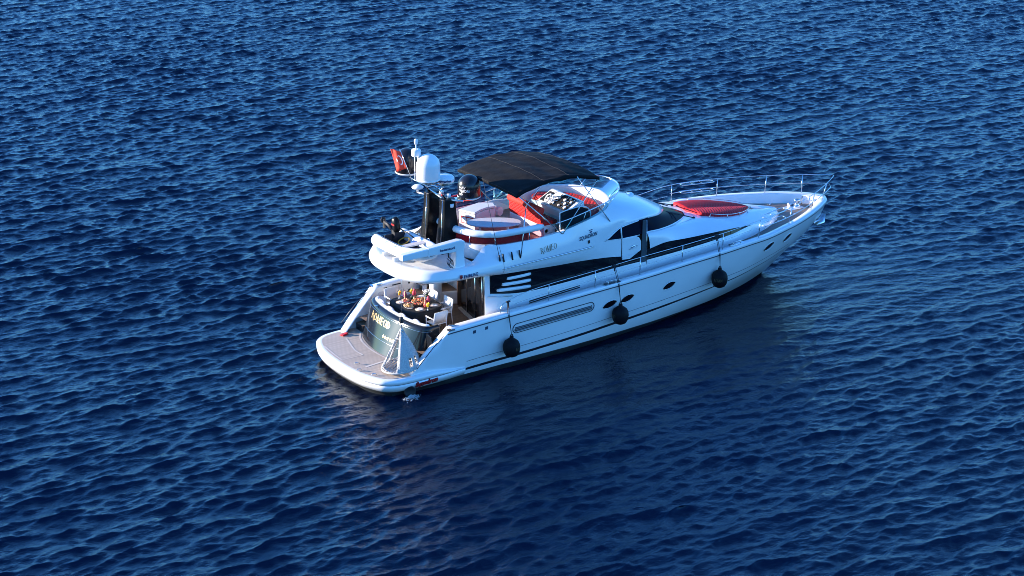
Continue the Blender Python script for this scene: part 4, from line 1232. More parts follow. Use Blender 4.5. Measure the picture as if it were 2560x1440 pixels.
q.tube([(3.55, 1.5, 6.66), (3.15, 1.5, 6.66)], .025, 8); q.tube([(3.6, -.35, 6.63), (3.15, -.35, 6.64)], .025, 8)
q.tube([(3.9, -.42, 6.05), (4.3, -.95, 6.05)], .035, 8)
q.box((3.45, 1.30, 6.68), (.5, .5, .03)); q.box((3.45, 0, 6.66), (.5, .5, .03)); q.box((4.06, -.1, 6.50), (.4, .35, .03))
q.tube([(3.9, .1, 6.08), (4.06, -.1, 6.50)], .03, 8)
q.build('mast_frame', M['steel'], yacht)
def dome(c, r_, h_, m_, nm, base=True):
    q = MB()
    pf = [(0, .0), (r_ * .96, .0), (r_, .03), (r_, h_ - r_ * .95)] + [(r_ * math.cos(a), h_ - r_ * .95 + r_ * .95 * math.sin(a)) for a in np.linspace(.12, math.pi / 2, 10)]
    q.lathe([(a, b_ + .08) for a, b_ in pf], c, 32)
    d_ = q.build(nm, m_, yacht)
    q = MB(); q.lathe([(0, 0), (r_ * .8, 0), (r_ * 1.03, .06), (r_ * 1.03, .09), (r_ * .9, .09)], c, 32); q.build('dome_base', M['dome'], d_)
    return d_
dome((3.38, 1.31, 6.66), .43, .86, M['blackdome'], 'satellite_dome')
dome((3.46, .02, 6.70), .42, .90, M['dome'], 'satellite_dome')
sd = dome((5.52, .56, 5.55), .42, .80, M['blackdome'], 'satellite_dome')
q = MB(); q.prism([(4.0, -.1, 5.80), (4.0, .35, 5.80), (5.15, .80, 5.54), (5.65, .68, 5.54), (5.58, .25, 5.54)], (0, 0, .03)); q.build('dome_bracket', M['steel'], yacht)
def on_dome(c, r_, u, v_, h_=.01):
    a = math.atan2(-.80, -.60) - .55 + u / r_
    return (c[0] + (r_ + h_) * math.cos(a), c[1] + (r_ + h_) * math.sin(a), c[2] + v_)
for tx, z, s_ in (('NAV', .45, .10), ('VISION', .33, .10), ('HD', .21, .08)):
    v, f = text_shape(tx, s_ * 1.3, .004)
    mb = MB(); mb.add([on_dome((5.52, .56, 5.55), .42, a - .14, b_ + z) for a, b_ in v], f, 0, False); mb.build('dome_lettering', M['whitel'], yacht, weld=False)
q = MB(); q.lathe([(0, 0), (.10, 0), (.12, .05), (.30, .07), (.335, .13), (.325, .24), (.26, .30), (0, .315)], (4.08, -.10, 6.52), 28); rd = q.build('radar_dome', M['dome'], yacht)
v, f = text_shape('Raymarine', .125, .005)
mb = MB(); mb.add([on_dome((4.08, -.10, 6.62), .335, a - .10, b_ + .04, .015) for a, b_ in v], f, 0, False); mb.build('radar_lettering', M['darkblue'], yacht, weld=False)
q = MB(); q.lathe([(0, 0), (.04, 0), (.04, .12), (.20, .16), (.22, .20), (.15, .26), (0, .28)], (3.66, 1.08, 5.96), 20); q.tube([(3.75, .7, 5.96), (3.66, 1.1, 5.96)], .03, 6); q.build('tv_aerial', M['dome'], yacht)
q = MB(); q.tube([(3.15, .42, 6.66), (3.15, .42, 7.72)], .018, 8); q.tube([(3.22, .30, 6.66), (3.22, .30, 7.85)], .018, 8)
q.lathe([(0, 0), (.16, 0), (.17, .04), (.17, .20), (.15, .24), (0, .24)], (3.18, .36, 7.58), 16, 0)
q.tube([(3.18, .36, 7.82), (3.18, .36, 8.0)], .02, 8); q.lathe([(0, 0), (.05, 0), (.065, .03), (.065, .16), (.05, .19), (0, .19)], (3.18, .36, 8.0), 12)
q.build('masthead_light', M['dome'], yacht)
for (x, y, z) in ((4.02, -.42, 6.16), (3.98, .0, 6.18), (4.02, -.60, 5.85)):
    q = MB(); q.lathe([(0, -.06), (.07, -.06), (.08, .06), (0, .06)], (x, y, z), 12); q.build('deck_lamp', M['dome'], yacht)
for (x, y, z) in ((3.85, -.30, 6.20), (4.06, -.50, 5.98)):
    q = MB(); q.ball((x, y, z), .06, 10); q.build('signal_lamp', M['redplain'], yacht)

# ---- guard rails round the side decks and bow
for sgn in (1, -1):
    top_k = [(4.71, 2.63, 2.28), (4.74, 2.63, 2.48), (4.90, 2.64, 2.62), (5.59, 2.66, 2.82), (6.77, 2.69, 2.95), (8.8, 2.71, 3.04), (10.85, 2.73, 3.15), (12.85, 2.74, 3.22), (14.8, 2.75, 3.32), (16.6, 2.72, 3.48), (18.6, 2.30, 3.50), (20.55, 1.50, 3.50), (22.0, .72, 3.49), (22.85, .18, 3.48), (23.05, 0, 3.47)]
    T_ = cr(np.array(top_k) * np.array([1, -sgn, 1]), 6)
    q = MB(); q.tube(T_, .014, 8); q.build('guard_rail', M['steel'], yacht)
    xs2 = np.concatenate([np.linspace(5.3, 16.4, 30)])
    mid = [(x, -sgn * (hy_at(x, 2.4) - .16), (float(zcap_full(x)) + float(np.interp(x, T_[:, 0], T_[:, 2]))) / 2 - .02) for x in xs2]
    q = MB(); q.tube(mid, .008, 5); q.build('guard_wire', M['steel'], yacht)
    q = MB()
    mid2 = [(x, -sgn * float(np.interp(x, T_[:, 0], np.abs(T_[:, 1]))) * .99, float(np.interp(x, T_[:, 0], T_[:, 2])) - .36) for x in np.linspace(16.6, 22.6, 30)] + [(22.85, 0, 3.12)]
    q.tube(mid2, .015, 8); q.build('guard_rail', M['steel'], yacht)
    for x in (6.77, 8.82, 10.87, 12.86, 14.83, 16.71, 18.75, 20.68, 22.0):
        zt = float(np.interp(x, T_[:, 0], T_[:, 2])); yt = float(np.interp(x, T_[:, 0], np.abs(T_[:, 1])))
        lean = .12 * np.clip((x - 15) / 5, 0, 1)
        zb = float(zcap_full(x)); yb = max(hy_at(x, zb) - .15, .02)
        q = MB(); q.tube([(x - lean, -sgn * yb, zb - .02), (x, -sgn * yt, zt)], .018, 8); q.build('stanchion', M['steel'], yacht)
    # boarding loops in the rail
    for zz in (3.50, 3.17):
        q = MB()
        yv = lambda x: -sgn * float(np.interp(x, T_[:, 0], np.abs(T_[:, 1])))
        L_ = [(17.05, 0), (17.2, .0), (18.2, .0), (18.38, .05), (18.40, .14), (18.25, .18), (17.2, .16), (17.02, .10)]
        q.tube(cr([(x, yv(x) + sgn * w_ * 1.9, zz - .02) for x, w_ in L_] + [(17.05, yv(17.05), zz - .02)], 3), .016, 8)
        for x in (17.5, 17.9): q.tube([(x, yv(x), zz - .02), (x, yv(x) + sgn * .32, zz - .02)], .012, 6)
        q.build('rail_step', M['steel'], yacht)

# ---- foredeck: sunpad, its rail, wipers, windlass, anchor
def roof_z(x, y):
    hit = roof_tree.ray_cast(Vector((x, y, 9)), Vector((0, 0, -1)))[0]
    return hit.z if hit is not None else 2.5
w0 = Vector(deckhouse['_w'])
roof_tree = BVHTree.FromPolygons([v_.co + w0 for v_ in deckhouse.data.vertices], [list(p_.vertices) for p_ in deckhouse.data.polygons])
hw = lambda x: float(np.interp(x, [15.3, 15.9, 16.6, 17.2, 17.7, 18.1, 18.4], [.86, 1.05, 1.10, .93, .66, .36, .05]))
Pt, Pb = [], []
for x in np.linspace(15.3, 18.4, 24):
    Pt.append([(x, hw(x) * v_, roof_z(x, hw(x) * v_) + .13 - .04 * abs(v_) ** 6) for v_ in np.linspace(-1, 1, 17)])
    Pb.append([(x, hw(x) * 1.02 * s_, roof_z(x, hw(x) * s_) - .01) for s_ in (-1, 1)])
q = MB(); q.grid(Pt, 0)
for j, k in ((0, 0), (-1, 1)): q.grid([[a[j] for a in Pt], [b_[k] for b_ in Pb]], 0)
for r_ in (0, -1): q.grid([Pt[r_], [(p_[0], p_[1], roof_z(p_[0], p_[1]) - .01) for p_ in Pt[r_]]], 0)
q.build('foredeck_sunpad', M['redrib'], yacht)
for sgn in (1, -1):
    pr = [(x, sgn * (hw(x) + .13), roof_z(x, sgn * (hw(x) + .1)) + .14) for x in np.linspace(15.6, 18.35, 16)]
    q = MB(); q.tube([(pr[0][0] - .1, pr[0][1], pr[0][2] - .14)] + pr + [(pr[-1][0] + .08, pr[-1][1], pr[-1][2] - .14)], .014, 6)
    for k in (4, 8, 12): q.tube([pr[k], (pr[k][0], pr[k][1], pr[k][2] - .15)], .014, 6)
    q.build('sunpad_rail', M['steel'], yacht)
q = MB(); q.add([(x, y, roof_z(x, y) + .012) for x, y in [(18.55, -.25), (19.05, -.22), (19.05, .22), (18.55, .25)]], [[0, 1, 2, 3]], 0, False); q.build('deck_hatch', M['seatgrey'], yacht, weld=False)
def wipe(a, b_, c_):
    q = MB()
    q.tube([a, b_], .022, 6); q.tube([tuple(b_[k] + (c_[k] - b_[k]) * t for k in range(3)) for t in (-1, 0, 1)], .018, 6)
    q.ball(a, (.06, .06, .05), 10); q.build('wiper', M['blackmat'], yacht)
wipe((14.85, -.95, 3.44), (13.60, -.62, 3.86), (13.15, -.28, 4.02))
wipe((15.15, .75, 3.44), (14.1, .55, 3.80), (13.75, .95, 3.90))
bz = float(deckz(21.2))
q = MB()
q.lathe([(0, 0), (.14, 0), (.14, .06), (.09, .10), (.09, .24), (.13, .28), (.13, .33), (0, .34)], (21.15, .05, bz), 16)
q.box((21.1, .3, bz + .06), (.35, .18, .12))
q.build('windlass', M['steel'], yacht)
q = MB(); q.box((20.9, .05, bz + .012), (.9, .5, .012)); q.build('windlass_plate', M['dome'], yacht)
q = MB(); q.tube(cr([(21.55, -.22, bz), (21.58, -.22, bz + .32), (21.60, 0, bz + .42), (21.58, .22, bz + .32), (21.55, .22, bz)], 5), .025, 8); q.build('bow_hoop', M['steel'], yacht)
for (x, y) in ((20.3, .75), (20.3, -.75), (21.7, .45), (21.7, -.45)):
    q = MB(); q.tube([(x - .12, y, bz + .1), (x + .12, y, bz + .1)], .02, 6); q.tube([(x, y, bz), (x, y, bz + .1)], .025, 6); q.build('bow_cleat', M['steel'], yacht)
q = MB()
q.tube([(21.3, 0, 1.30), (22.1, 0, 1.85), (22.45, 0, 2.20)], .035, 8)
q.grid([[(22.05, -.03, 1.62), (22.30, -.05, 1.70), (22.50, -.03, 1.92)], [(22.10, -.22, 1.50), (22.42, -.30, 1.62), (22.58, -.16, 1.90)]], 0)
q.grid([[(22.05, .03, 1.62), (22.30, .05, 1.70), (22.50, .03, 1.92)], [(22.10, .22, 1.50), (22.42, .30, 1.62), (22.58, .16, 1.90)]], 0)
q.build('anchor', M['steel'], yacht, solid=.03)

# ---- crane on the tender deck
q = MB()
q.grid([[(3.20, -2.08, 4.09), (3.62, -2.08, 4.09), (3.62, -1.66, 4.09), (3.20, -1.66, 4.09)], [(3.28, -2.02, 4.55), (3.62, -2.02, 4.55), (3.62, -1.70, 4.55), (3.28, -1.70, 4.55)], [(3.28, -2.02, 4.80), (3.62, -2.02, 4.80), (3.62, -1.70, 4.80), (3.28, -1.70, 4.80)]], 0, False, False, True)
q.build('crane_base', M['white'], yacht, bevel=.04)
q = MB()
q.prism([(1.12, -2.0, 4.74), (1.12, -2.0, 4.96), (2.2, -2.0, 5.0), (3.45, -2.0, 5.06), (3.66, -2.0, 5.0), (3.66, -2.0, 4.68), (3.2, -2.0, 4.66), (2.2, -2.0, 4.72)], (0, .28, 0))
arm = q.build('crane_arm', M['white'], yacht, bevel=.03)
v, f = text_shape('besenzoni', .13, .004)
w = max(a for a, _ in v)
mb = MB(); mb.add([(2.62 + a * .62 / w, -2.008, 4.80 + b_) for a, b_ in v], f, 0, False); mb.build('crane_lettering', M['darkblue'], arm, weld=False)
q = MB(); q.box((2.18, -1.86, 4.86), (.05, .30, .30)); q.build('arm_joint', M['dome'], arm)
q = MB(); q.tube([(1.14, -1.86, 4.76), (1.10, -1.86, 2.66)], .007, 5); q.lathe([(0, -.10), (.06, -.10), (.08, -.05), (.08, .08), (.05, .12), (0, .12)], (1.10, -1.86, 2.56), 12, 1); q.tube([(1.10, -1.86, 2.46), (1.10, -1.86, 2.28)], .02, 6, 0)
q.build('hoist_line', [M['steel'], M['blackmat']], yacht)
q = MB()
for k in range(4):
    q.tube([(2.95 + .08 * math.cos(a) + .03 * k, -2.06 - .01 * k, 4.42 - .04 * k + .14 * math.sin(a)) for a in np.linspace(0, 6.28, 16, endpoint=False)], .010, 5, 0, True)
q.tube([(2.95, -2.05, 4.55), (2.95, -2.03, 4.70)], .03, 6)
q.build('control_cable', M['blackmat'], yacht)

# ------------------------------------------------------------------ things that are not part of the yacht
# ---- inflatable tender on the aft deck: stern to port, bow to starboard
TZ = 4.60
tender = thing('inflatable_tender', 'white inflatable tender with outboard, lying across the aft upper deck', 'dinghy', (2.5, .2, 4.10))
def tub(sgn):
    y = [2.05, 1.9, 1.2, .4, -.3, -.85, -1.25, -1.42]
    x = [.62, .62, .62, .62, .60, .48, .24, 0]
    z = [0, 0, 0, .01, .03, .07, .12, .14]
    return cr([(2.5 + sgn * a, b_, TZ + c) for a, b_, c in zip(x, y, z)], 5)
pa, pb = tub(-1), tub(1)
path = np.vstack([pa, pb[::-1][1:]])
rad = np.full(len(path), .215); rad[0] = rad[-1] = .05; rad[1] = rad[-2] = .12; rad[2] = rad[-3] = .17; rad[3] = rad[-4] = .20
q = MB(); q.tube(path, rad, 16); q.build('tube', M['pvc'], tender)
for P in (path,):
    T = np.gradient(P[:, :2], axis=0); T /= np.linalg.norm(T, axis=1)[:, None]; Nn = np.stack([T[:, 1], -T[:, 0]], 1)
    if ((P[5, :2] + Nn[5]) - np.array([2.5, .5])) @ Nn[5] < 0: Nn = -Nn
    rs = P.copy(); rs[:, :2] -= Nn * (-.215 if (Nn[5, 0] < 0) == (P[5, 0] < 2.5) else .215); rs[:, 2] -= .03
    q = MB(); q.tube(rs[5:-5], .018, 6); q.build('rub_strip_shade', M['slat'], tender)  # rub strip, its grey darkened to paint the edge shading along the tube
q = MB()
ky = np.linspace(1.55, -1.38, 12)
sec = []
for y in ky:
    t = np.clip((y + 1.38) / 1.4, 0, 1); w = .55 * (t ** .5); zk = TZ - .42 + .34 * (1 - t) ** 2
    sec.append([(2.5 - w, y, TZ - .06 + .1 * (1 - t)), (2.5 - w * .8, y, TZ - .22 + .2 * (1 - t)), (2.5, y, zk), (2.5 + w * .8, y, TZ - .22 + .2 * (1 - t)), (2.5 + w, y, TZ - .06 + .1 * (1 - t))])
q.grid(sec, 0); q.build('keel_hull', M['white'], tender, solid=.02)
q = MB(); q.add([(2.0, 1.5, TZ - .08), (3.0, 1.5, TZ - .08), (3.0, -.6, TZ - .06), (2.0, -.6, TZ - .06)], [[0, 1, 2, 3]]); q.build('floor', M['blackmat'], tender)
q = MB(); q.box((2.5, 1.50, TZ + .05), (.92, .06, .36)); q.build('transom', M['blackmat'], tender)
q = MB(); q.box((2.5, -.10, TZ + .18), (1.05, .32, .05)); q.build('seat', M['inlay'], tender, bevel=.01)
for sgn in (-1, 1):
    q = MB(); q.tube(cr([(2.5 + sgn * .62, 1.5, TZ + .215), (2.5 + sgn * .64, 1.0, TZ + .24), (2.5 + sgn * .64, .2, TZ + .24), (2.5 + sgn * .60, -.4, TZ + .23)], 3), .012, 5); q.build('grab_line', M['rope'], tender)
    for y in (.9, .1):
        q = MB(); q.tube(cr([(2.5 + sgn * .78, y + .12, TZ + .16), (2.5 + sgn * .80, y, TZ + .22), (2.5 + sgn * .78, y - .12, TZ + .16)], 3), .014, 6); q.build('handle', M['dome'], tender)
q = MB(); q.tube([(2.62 + .22 * math.cos(a), .95 + .26 * math.sin(a), TZ + .05 + .08 * math.cos(a)) for a in np.linspace(0, 6.28, 20, endpoint=False)], .022, 6, 0, True); q.build('hose_coil', M['hoseyellow'], tender)
q = MB(); q.box((2.85, .45, TZ + .03), (.25, .25, .16), .3); q.build('fuel_tank', M['blueplastic'], tender, bevel=.03)
# outboard, tilted on the transom
q = MB(); q.lathe([(0, -.30), (.13, -.28), (.17, -.16), (.18, .05), (.16, .20), (.09, .27), (0, .28)], (2.52, 1.42, TZ + .58), 18, 0, True, (Matrix.Rotation(R(-18), 4, 'X')).to_quaternion(), .85, 1.25)
ob = q.build('outboard', M['black'], tender)
q = MB(); q.box((2.52, 1.46, TZ + .24), (.22, .26, .26)); q.box((2.52, 1.52, TZ + .10), (.26, .20, .22)); q.build('bracket', M['blackmat'], ob)
q = MB(); q.tube([(2.50, 1.60, TZ + .32), (2.46, 1.98, TZ + .46), (2.44, 2.26, TZ + .50)], [.09, .07, .06], 10); q.box((2.44, 2.28, TZ + .44), (.06, .10, .34), .2); q.ball((2.44, 2.36, TZ + .56), (.12, .05, .12), 10); q.build('lower_unit', M['blackmat'], ob)
q = MB(); q.tube([(2.55, 1.30, TZ + .48), (2.75, .80, TZ + .34), (2.78, .35, TZ + .26)], [.03, .022, .028], 8); q.build('tiller', M['blackmat'], ob)
q = MB(); q.box((2.36, 1.38, TZ + .60), (.02, .25, .06), 0, 0, 'X'); q.build('decal', M['redl'], ob)
for y in (-.2, .5):
    q = MB(); q.box((2.25, y, 4.14), (.85, .10, .14)); q.build('deck_chock', M['white'], yacht)

tender.location = (2.38, -.43, 4.06); tender.scale = (.90, .80, 1.0)
# ---- round fenders hanging from the guard rail
def fender(x, zc, label, rail_x, text_off):
    y = -(hy_at(x, zc) + .315)
    f = thing('fender', label, 'fender', (x, y, zc), 'fenders hanging along the topsides')
    pf = [(0, -.36), (.12, -.345), (.22, -.29), (.285, -.17), (.31, -.02), (.30, .12), (.25, .23), (.15, .31), (.08, .35), (.07, .43), (0, .44)]
    q = MB(); q.lathe(pf, (x, y, zc), 28); q.build('ball', M['fender'], f)
    q = MB(); q.tube([(x + .05 * math.cos(a), y, zc + .45 + .05 * math.sin(a)) for a in np.linspace(0, 6.28, 10, endpoint=False)], .018, 6, 0, True); q.build('eye', M['blackmat'], f)
    zr = float(np.interp(rail_x, [4.9, 5.6, 6.8, 8.8, 10.8, 12.8, 14.8], [2.62, 2.82, 2.95, 3.04, 3.15, 3.22, 3.32])); yr = -2.66 if rail_x < 6 else -2.74
    zc_ = float(zcap_full(x)); yo = -(hy_at(x, zc_ - .1) + .03)
    q = MB()
    for dx in (-.03, .03):
        q.tube([(x, y, zc + .49), (x + dx * .5, yo, zc_ - .12), (x + dx, yo + .05, zc_ + .02), (rail_x + dx, yr, zr)], .011, 5)
    q.tube([(rail_x - .08, yr, zr), (rail_x + .08, yr, zr)], .035, 8); q.tube([(rail_x, yr, zr - .02), (rail_x + .01, yr - .02, zr - .22)], .03, 6)
    q.build('rope', M['rope'], f)
    v, t = serif('ROMEO', .10)
    w = max(a for a, _ in v)
    def onb(u, v_):
        z = v_; r_ = float(np.interp(z, [-.17, -.02, .12], [.285, .31, .30])) + .006; a = math.atan2(-.80, -.60) + u / r_
        return (x + r_ * math.cos(a), y + r_ * math.sin(a), zc + z)
    mb = MB(); mb.add([onb(text_off + (a / w - .5) * .36, -.04 + b_) for a, b_ in v], t, 0, False); mb.build('lettering', M['goldflat'], f, weld=False)
    return f
fender(4.96, 1.03, 'black ball fender nearest the stern, touching the dark stripe', 5.02, .36)
fender(9.79, 1.20, 'black ball fender hiding part of the double portholes amidships', 9.66, -.38)
fender(14.58, 1.60, 'black ball fender nearest the bow, showing gold letters', 14.50, -.06)

# ---- hanging net chair on the hoist line over the bathing platform
hc = thing('hanging_chair', 'white knotted rope hanging chair dangling over the bathing platform', 'hanging chair', (1.10, -1.86, .80))
AP = Vector((1.10, -1.86, 2.26)); cx, cy, cz, rr_ = 1.06, -1.86, .88, .68
ringp = lambda a, r_=rr_, z=cz: Vector((cx + r_ * math.cos(a), cy + r_ * math.sin(a), z + .09 * math.cos(a + .45)))
q = MB(); q.tube([ringp(a) for a in np.linspace(0, 2 * math.pi, 36, endpoint=False)], .036, 8, 0, True); q.build('hoop', M['macrame'], hc)
q = MB()
for k in range(-6, 7):
    o_ = k / 7 * rr_; l_ = math.sqrt(max(rr_ ** 2 - o_ ** 2, 0))
    for ax_ in (0, 1):
        pts = []
        for t in np.linspace(-1, 1, 9):
            u, v_ = o_, t * l_
            d_ = (u * u + v_ * v_) / rr_ ** 2
            c_, s_ = (math.cos(.6), math.sin(.6)); x_, y_ = (u, v_) if ax_ == 0 else (v_, u)
            pts.append((cx + x_ * c_ - y_ * s_, cy + x_ * s_ + y_ * c_, cz - .13 * (1 - d_)))
        q.tube(pts, .017, 5)
q.build('seat_net', M['macrame'], hc)
q = MB()
# woven back: from the apex fanning down to the forward side of the hoop, with two openings near the bottom
a0, a1 = R(-132), R(-18)
rows_ = []
for t in np.linspace(.10, 1, 22):
    row = []
    for s_ in np.linspace(0, 1, 19):
        a = a0 + (a1 - a0) * s_
        E_ = ringp(a)
        row.append(AP.lerp(E_, t) + Vector((.06 * math.sin(math.pi * t) * math.cos(a), .06 * math.sin(math.pi * t) * math.sin(a), 0)))
    rows_.append(row)
def hole(i, j): return 14 <= i <= 18 and (j in (6, 7, 10, 11))
vs = [p_ for r_ in rows_ for p_ in r_]
fs = [[i * 19 + j, (i + 1) * 19 + j, (i + 1) * 19 + j + 1, i * 19 + j + 1] for i in range(21) for j in range(18) if not hole(i, j)]
q.add(vs, fs, 0, True); q.build('back_net', M['macrame'], hc, solid=.03)
for a in (a0, a1, R(155), R(95)):
    q = MB()
    E_ = ringp(a)
    for ph in (0, 2.1, 4.2):
        n_ = 46
        pts = []
        for k in range(n_ + 1):
            t = k / n_
            c = AP.lerp(E_, t)
            pts.append(c + Vector((.024 * math.cos(ph + t * 34), .024 * math.sin(ph + t * 34), .008 * math.sin(ph + t * 34))))
        q.tube(pts, .024, 6)
    q.build('suspension_rope', M['macrame'], hc)
q = MB()
ob_ = [AP.lerp(ringp(a), .24) for a in np.linspace(0, 2 * math.pi, 24, endpoint=False)]
q.tube(ob_, .02, 6, 0, True); q.build('spreader_ring', M['macrame'], hc)
q = MB()
for a in np.linspace(R(-60), R(40), 12):
    E_ = ringp(a, rr_ + .03)
    q.tube([E_, (E_.x + random.uniform(-.02, .03), E_.y, E_.z - random.uniform(.07, .12))], [.014, .020], 5)
q.build('tassel_fringe', M['macrame'], hc)

# ---- cockpit table under a black cloth, chairs round it
FL = 1.22
tc_ = (3.22, .62)
tbl = thing('dining_table', 'cockpit dining table hidden under a black cloth', 'table', (tc_[0], tc_[1], FL))
def rsq(rx, ry, n=48, p_=.55):
    return [(tc_[0] + rx * math.copysign(abs(math.cos(a)) ** p_, math.cos(a)), tc_[1] + ry * math.copysign(abs(math.sin(a)) ** p_, math.sin(a))) for a in np.linspace(0, 2 * math.pi, n, endpoint=False)]
q = MB(); q.prism([(x, y, 1.90) for x, y in rsq(.73, .92)], (0, 0, .035)); q.build('tabletop', M['wood'], tbl)
q = MB(); q.tube([(tc_[0], tc_[1], FL), (tc_[0], tc_[1], 1.9)], .08, 12); q.lathe([(0, 0), (.35, 0), (.33, .03), (0, .04)], (tc_[0], tc_[1], FL), 20); q.build('pedestal', M['wood'], tbl)
q = MB()
rows_ = []
for t in (0, .35, .7, .92, .98, 1.0, 1.02, 1.06, 1.12, 1.2, 1.28):
    r_ = []
    for k, (x, y) in enumerate(rsq(.755, .945, 72)):
        s_ = min(t, 1.0)
        dx, dy = x - tc_[0], y - tc_[1]
        drop = max(t - .98, 0) / .30
        fold = (1 + .05 * drop * math.sin(k * 2 * math.pi / 72 * 11) + .03 * drop)
        r_.append((tc_[0] + dx * s_ * fold, tc_[1] + dy * s_ * fold, 1.952 - (.01 if t >= .98 else 0) - .50 * drop + .03 * drop * math.sin(k * .5)))
    rows_.append(r_)
q.grid(rows_, 0, True, False, True)
clo = q.build('tablecloth', M['cloth'], None, origin=(tc_[0], tc_[1], 1.95))
tag(clo, 'black cloth draped over the cockpit dining table', 'tablecloth')

def make_chair(name, label):
    c = thing(name, label, 'chair', (0, 0, 0), 'white dining chairs round the cockpit table')
    for x, y in ((.25, .27), (.25, -.27)):
        q = MB(); q.tube([(x, y, 0), (x, y, .65)], .020, 8); q.build('leg', M['dome'], c)
    for y in (.27, -.27):
        q = MB(); q.tube([(-.27, y, 0), (-.22, y, .45), (-.30, y, .92)], .020, 8); q.build('leg', M['dome'], c)
        q = MB(); q.tube([(.27, y, .65), (-.24, y, .66)], [.026, .024], 8); q.build('armrest', M['dome'], c)
    q = MB(); q.box((.02, 0, .44), (.50, .52, .03)); q.build('seat', M['chairwhite'], c, bevel=.01)
    q = MB(); q.grid([[(-.215, y, .47), (-.25 - .03 * (1 - (y / .25) ** 2), y, .70), (-.30, y, .93)] for y in np.linspace(-.26, .26, 7)], 0); q.build('backrest', M['chairwhite'], c, solid=.025)
    return c
def copy_tree(o, parent=None):
    n = o.copy(); C.objects.link(n)
    if parent is not None: n.parent = parent
    for ch in [k for k in bpy.data.objects if k.parent == o]: copy_tree(ch, n)
    return n
chair_spots = [((3.02, 1.76), -90, 'white sling chair on the port side of the table, back to the coaming'),
               ((3.90, .95), 180, 'white chair forward of the table beside the round roof column'),
               ((3.96, .02), 180, 'white chair forward of the table nearest the glass door'),
               ((3.22, -.76), 92, 'white sling chair on the starboard side, turned away from the viewer')]
proto = None
for k, ((x, y), deg, lab) in enumerate(chair_spots):
    if proto is None: proto = make_chair('dining_chair', lab); c = proto
    else:
        c = copy_tree(proto)
    c['label'] = lab
    spots_done = c
    c['spot'] = k
chairs = [o for o in C.objects if o.name.startswith('dining_chair')]
for c in chairs:
    (x, y), deg, _ = chair_spots[c['spot']]
    c.location = (x, y, FL); c.rotation_euler = (0, 0, R(deg))

# ---- laid table: plates on mats, glasses, napkins, dishes
TT = 1.955
place = [((2.80, .95), 'white plate on a mat at the aft port corner of the table'), ((3.02, -.02), 'white plate on a mat at the aft starboard corner of the table'),
         ((3.66, .02), 'white plate on a mat at the forward starboard corner, by the glass door'), ((3.74, 1.02), 'white plate on a mat at the forward port corner, behind the dishes')]
for (x, y), lab in place:
    m_ = MB(); m_.lathe([(0, .0), (.205, 0), (.21, .006), (0, .008)], (x, y, TT), 28)
    mo = m_.build('place_mat', M['mat_'], None, origin=(x, y, TT)); tag(mo, lab.replace('white plate on a mat', 'round woven place mat under the plate'), 'place mat', 'place mats on the black cloth')
    q = MB(); q.lathe([(0, .01), (.07, .01), (.125, .028), (.125, .034), (.07, .018), (0, .018)], (x - .02, y - .01, TT), 28)
    po = q.build('plate', M['china'], None, origin=(x, y, TT)); tag(po, lab, 'plate', 'white plates on the black cloth')
def goblet(x, y, m_, lab):
    g = thing('juice_glass', lab, 'glass', (x, y, TT), 'juice glasses on the table')
    q = MB(); q.lathe([(0, 0), (.045, 0), (.045, .006), (.008, .014), (.008, .09), (.03, .11)], (x, y, TT), 16); q.build('stem', M['china'], g)
    q = MB(); q.lathe([(0, .10), (.035, .12), (.05, .18), (.045, .25), (0, .25)], (x, y, TT), 16); q.build('juice', m_, g)
    q = MB(); q.lathe([(0, -.006), (.05, -.006), (.05, .006), (0, .006)], (x + .03, y - .02, TT + .26), 12, 0, True, Matrix.Rotation(R(70), 4, 'Y').to_quaternion()); q.build('fruit_slice', m_, g)
goblet(3.20, -.22, M['yellow'], 'yellow juice glass at the starboard edge, nearest the viewer')
goblet(3.42, 1.28, M['yellow'], 'yellow juice glass at the far port side between two napkins')
goblet(2.98, 1.38, M['orange'], 'tall orange juice glass at the aft port edge of the table')
def napkin(x, y, m_, lab):
    q = MB(); q.lathe([(.055, 0), (.075, .08), (.05, .16), (.012, .25), (0, .26)], (x, y, TT), 9, 0, False); q.lathe([(0, 0), (.05, 0)], (x, y, TT), 9)
    o = q.build('napkin', m_, None, origin=(x, y, TT)); tag(o, lab, 'napkin', 'folded napkins on the table')
napkin(3.60, 1.36, M['pink'], 'bright pink folded napkin at the far port side')
napkin(3.22, 1.40, M['purple'], 'dark purple folded napkin beside the tall orange drink')
napkin(3.62, .42, M['pink'], 'pink folded napkin beside the plate by the glass door')
napkin(3.30, .10, M['salmon'], 'coral folded napkin standing among the fruit near the starboard side')
def platter(x, y, rx, ry, mats_, lab, n=26, h_=.05, rot=0.0, sz=.035):
    d_ = thing('food_platter', lab, 'platter', (x, y, TT), 'dishes of food on the table')
    q = MB(); q.lathe([(0, .004), (.9, .004), (1, .022), (.98, .026), (.88, .012), (0, .012)], (x, y, TT), 24, 0, True, None, rx, ry); q.build('dish', M['olive'] if n % 2 else M['china'], d_)
    for i, m_ in enumerate(mats_):
        q = MB()
        for k in range(n // len(mats_)):
            a, r_ = random.uniform(0, 6.28), math.sqrt(random.random()) * .85
            q.ball((x + rx * r_ * math.cos(a), y + ry * r_ * math.sin(a), TT + .02 + h_ * (1 - r_ * r_) * random.uniform(.5, 1.1)), (sz * random.uniform(.7, 1.3), sz * random.uniform(.6, 1.2), sz * random.uniform(.5, 1.0)), 7)
        f_ = q.build(['melon', 'watermelon', 'cheese', 'greens', 'bread', 'olives'][[M['fruit'], M['salmon'], M['cheese'], M['leaf'], M['bread'], M['olive']].index(m_)], m_, d_)
        f_['kind'] = 'stuff'
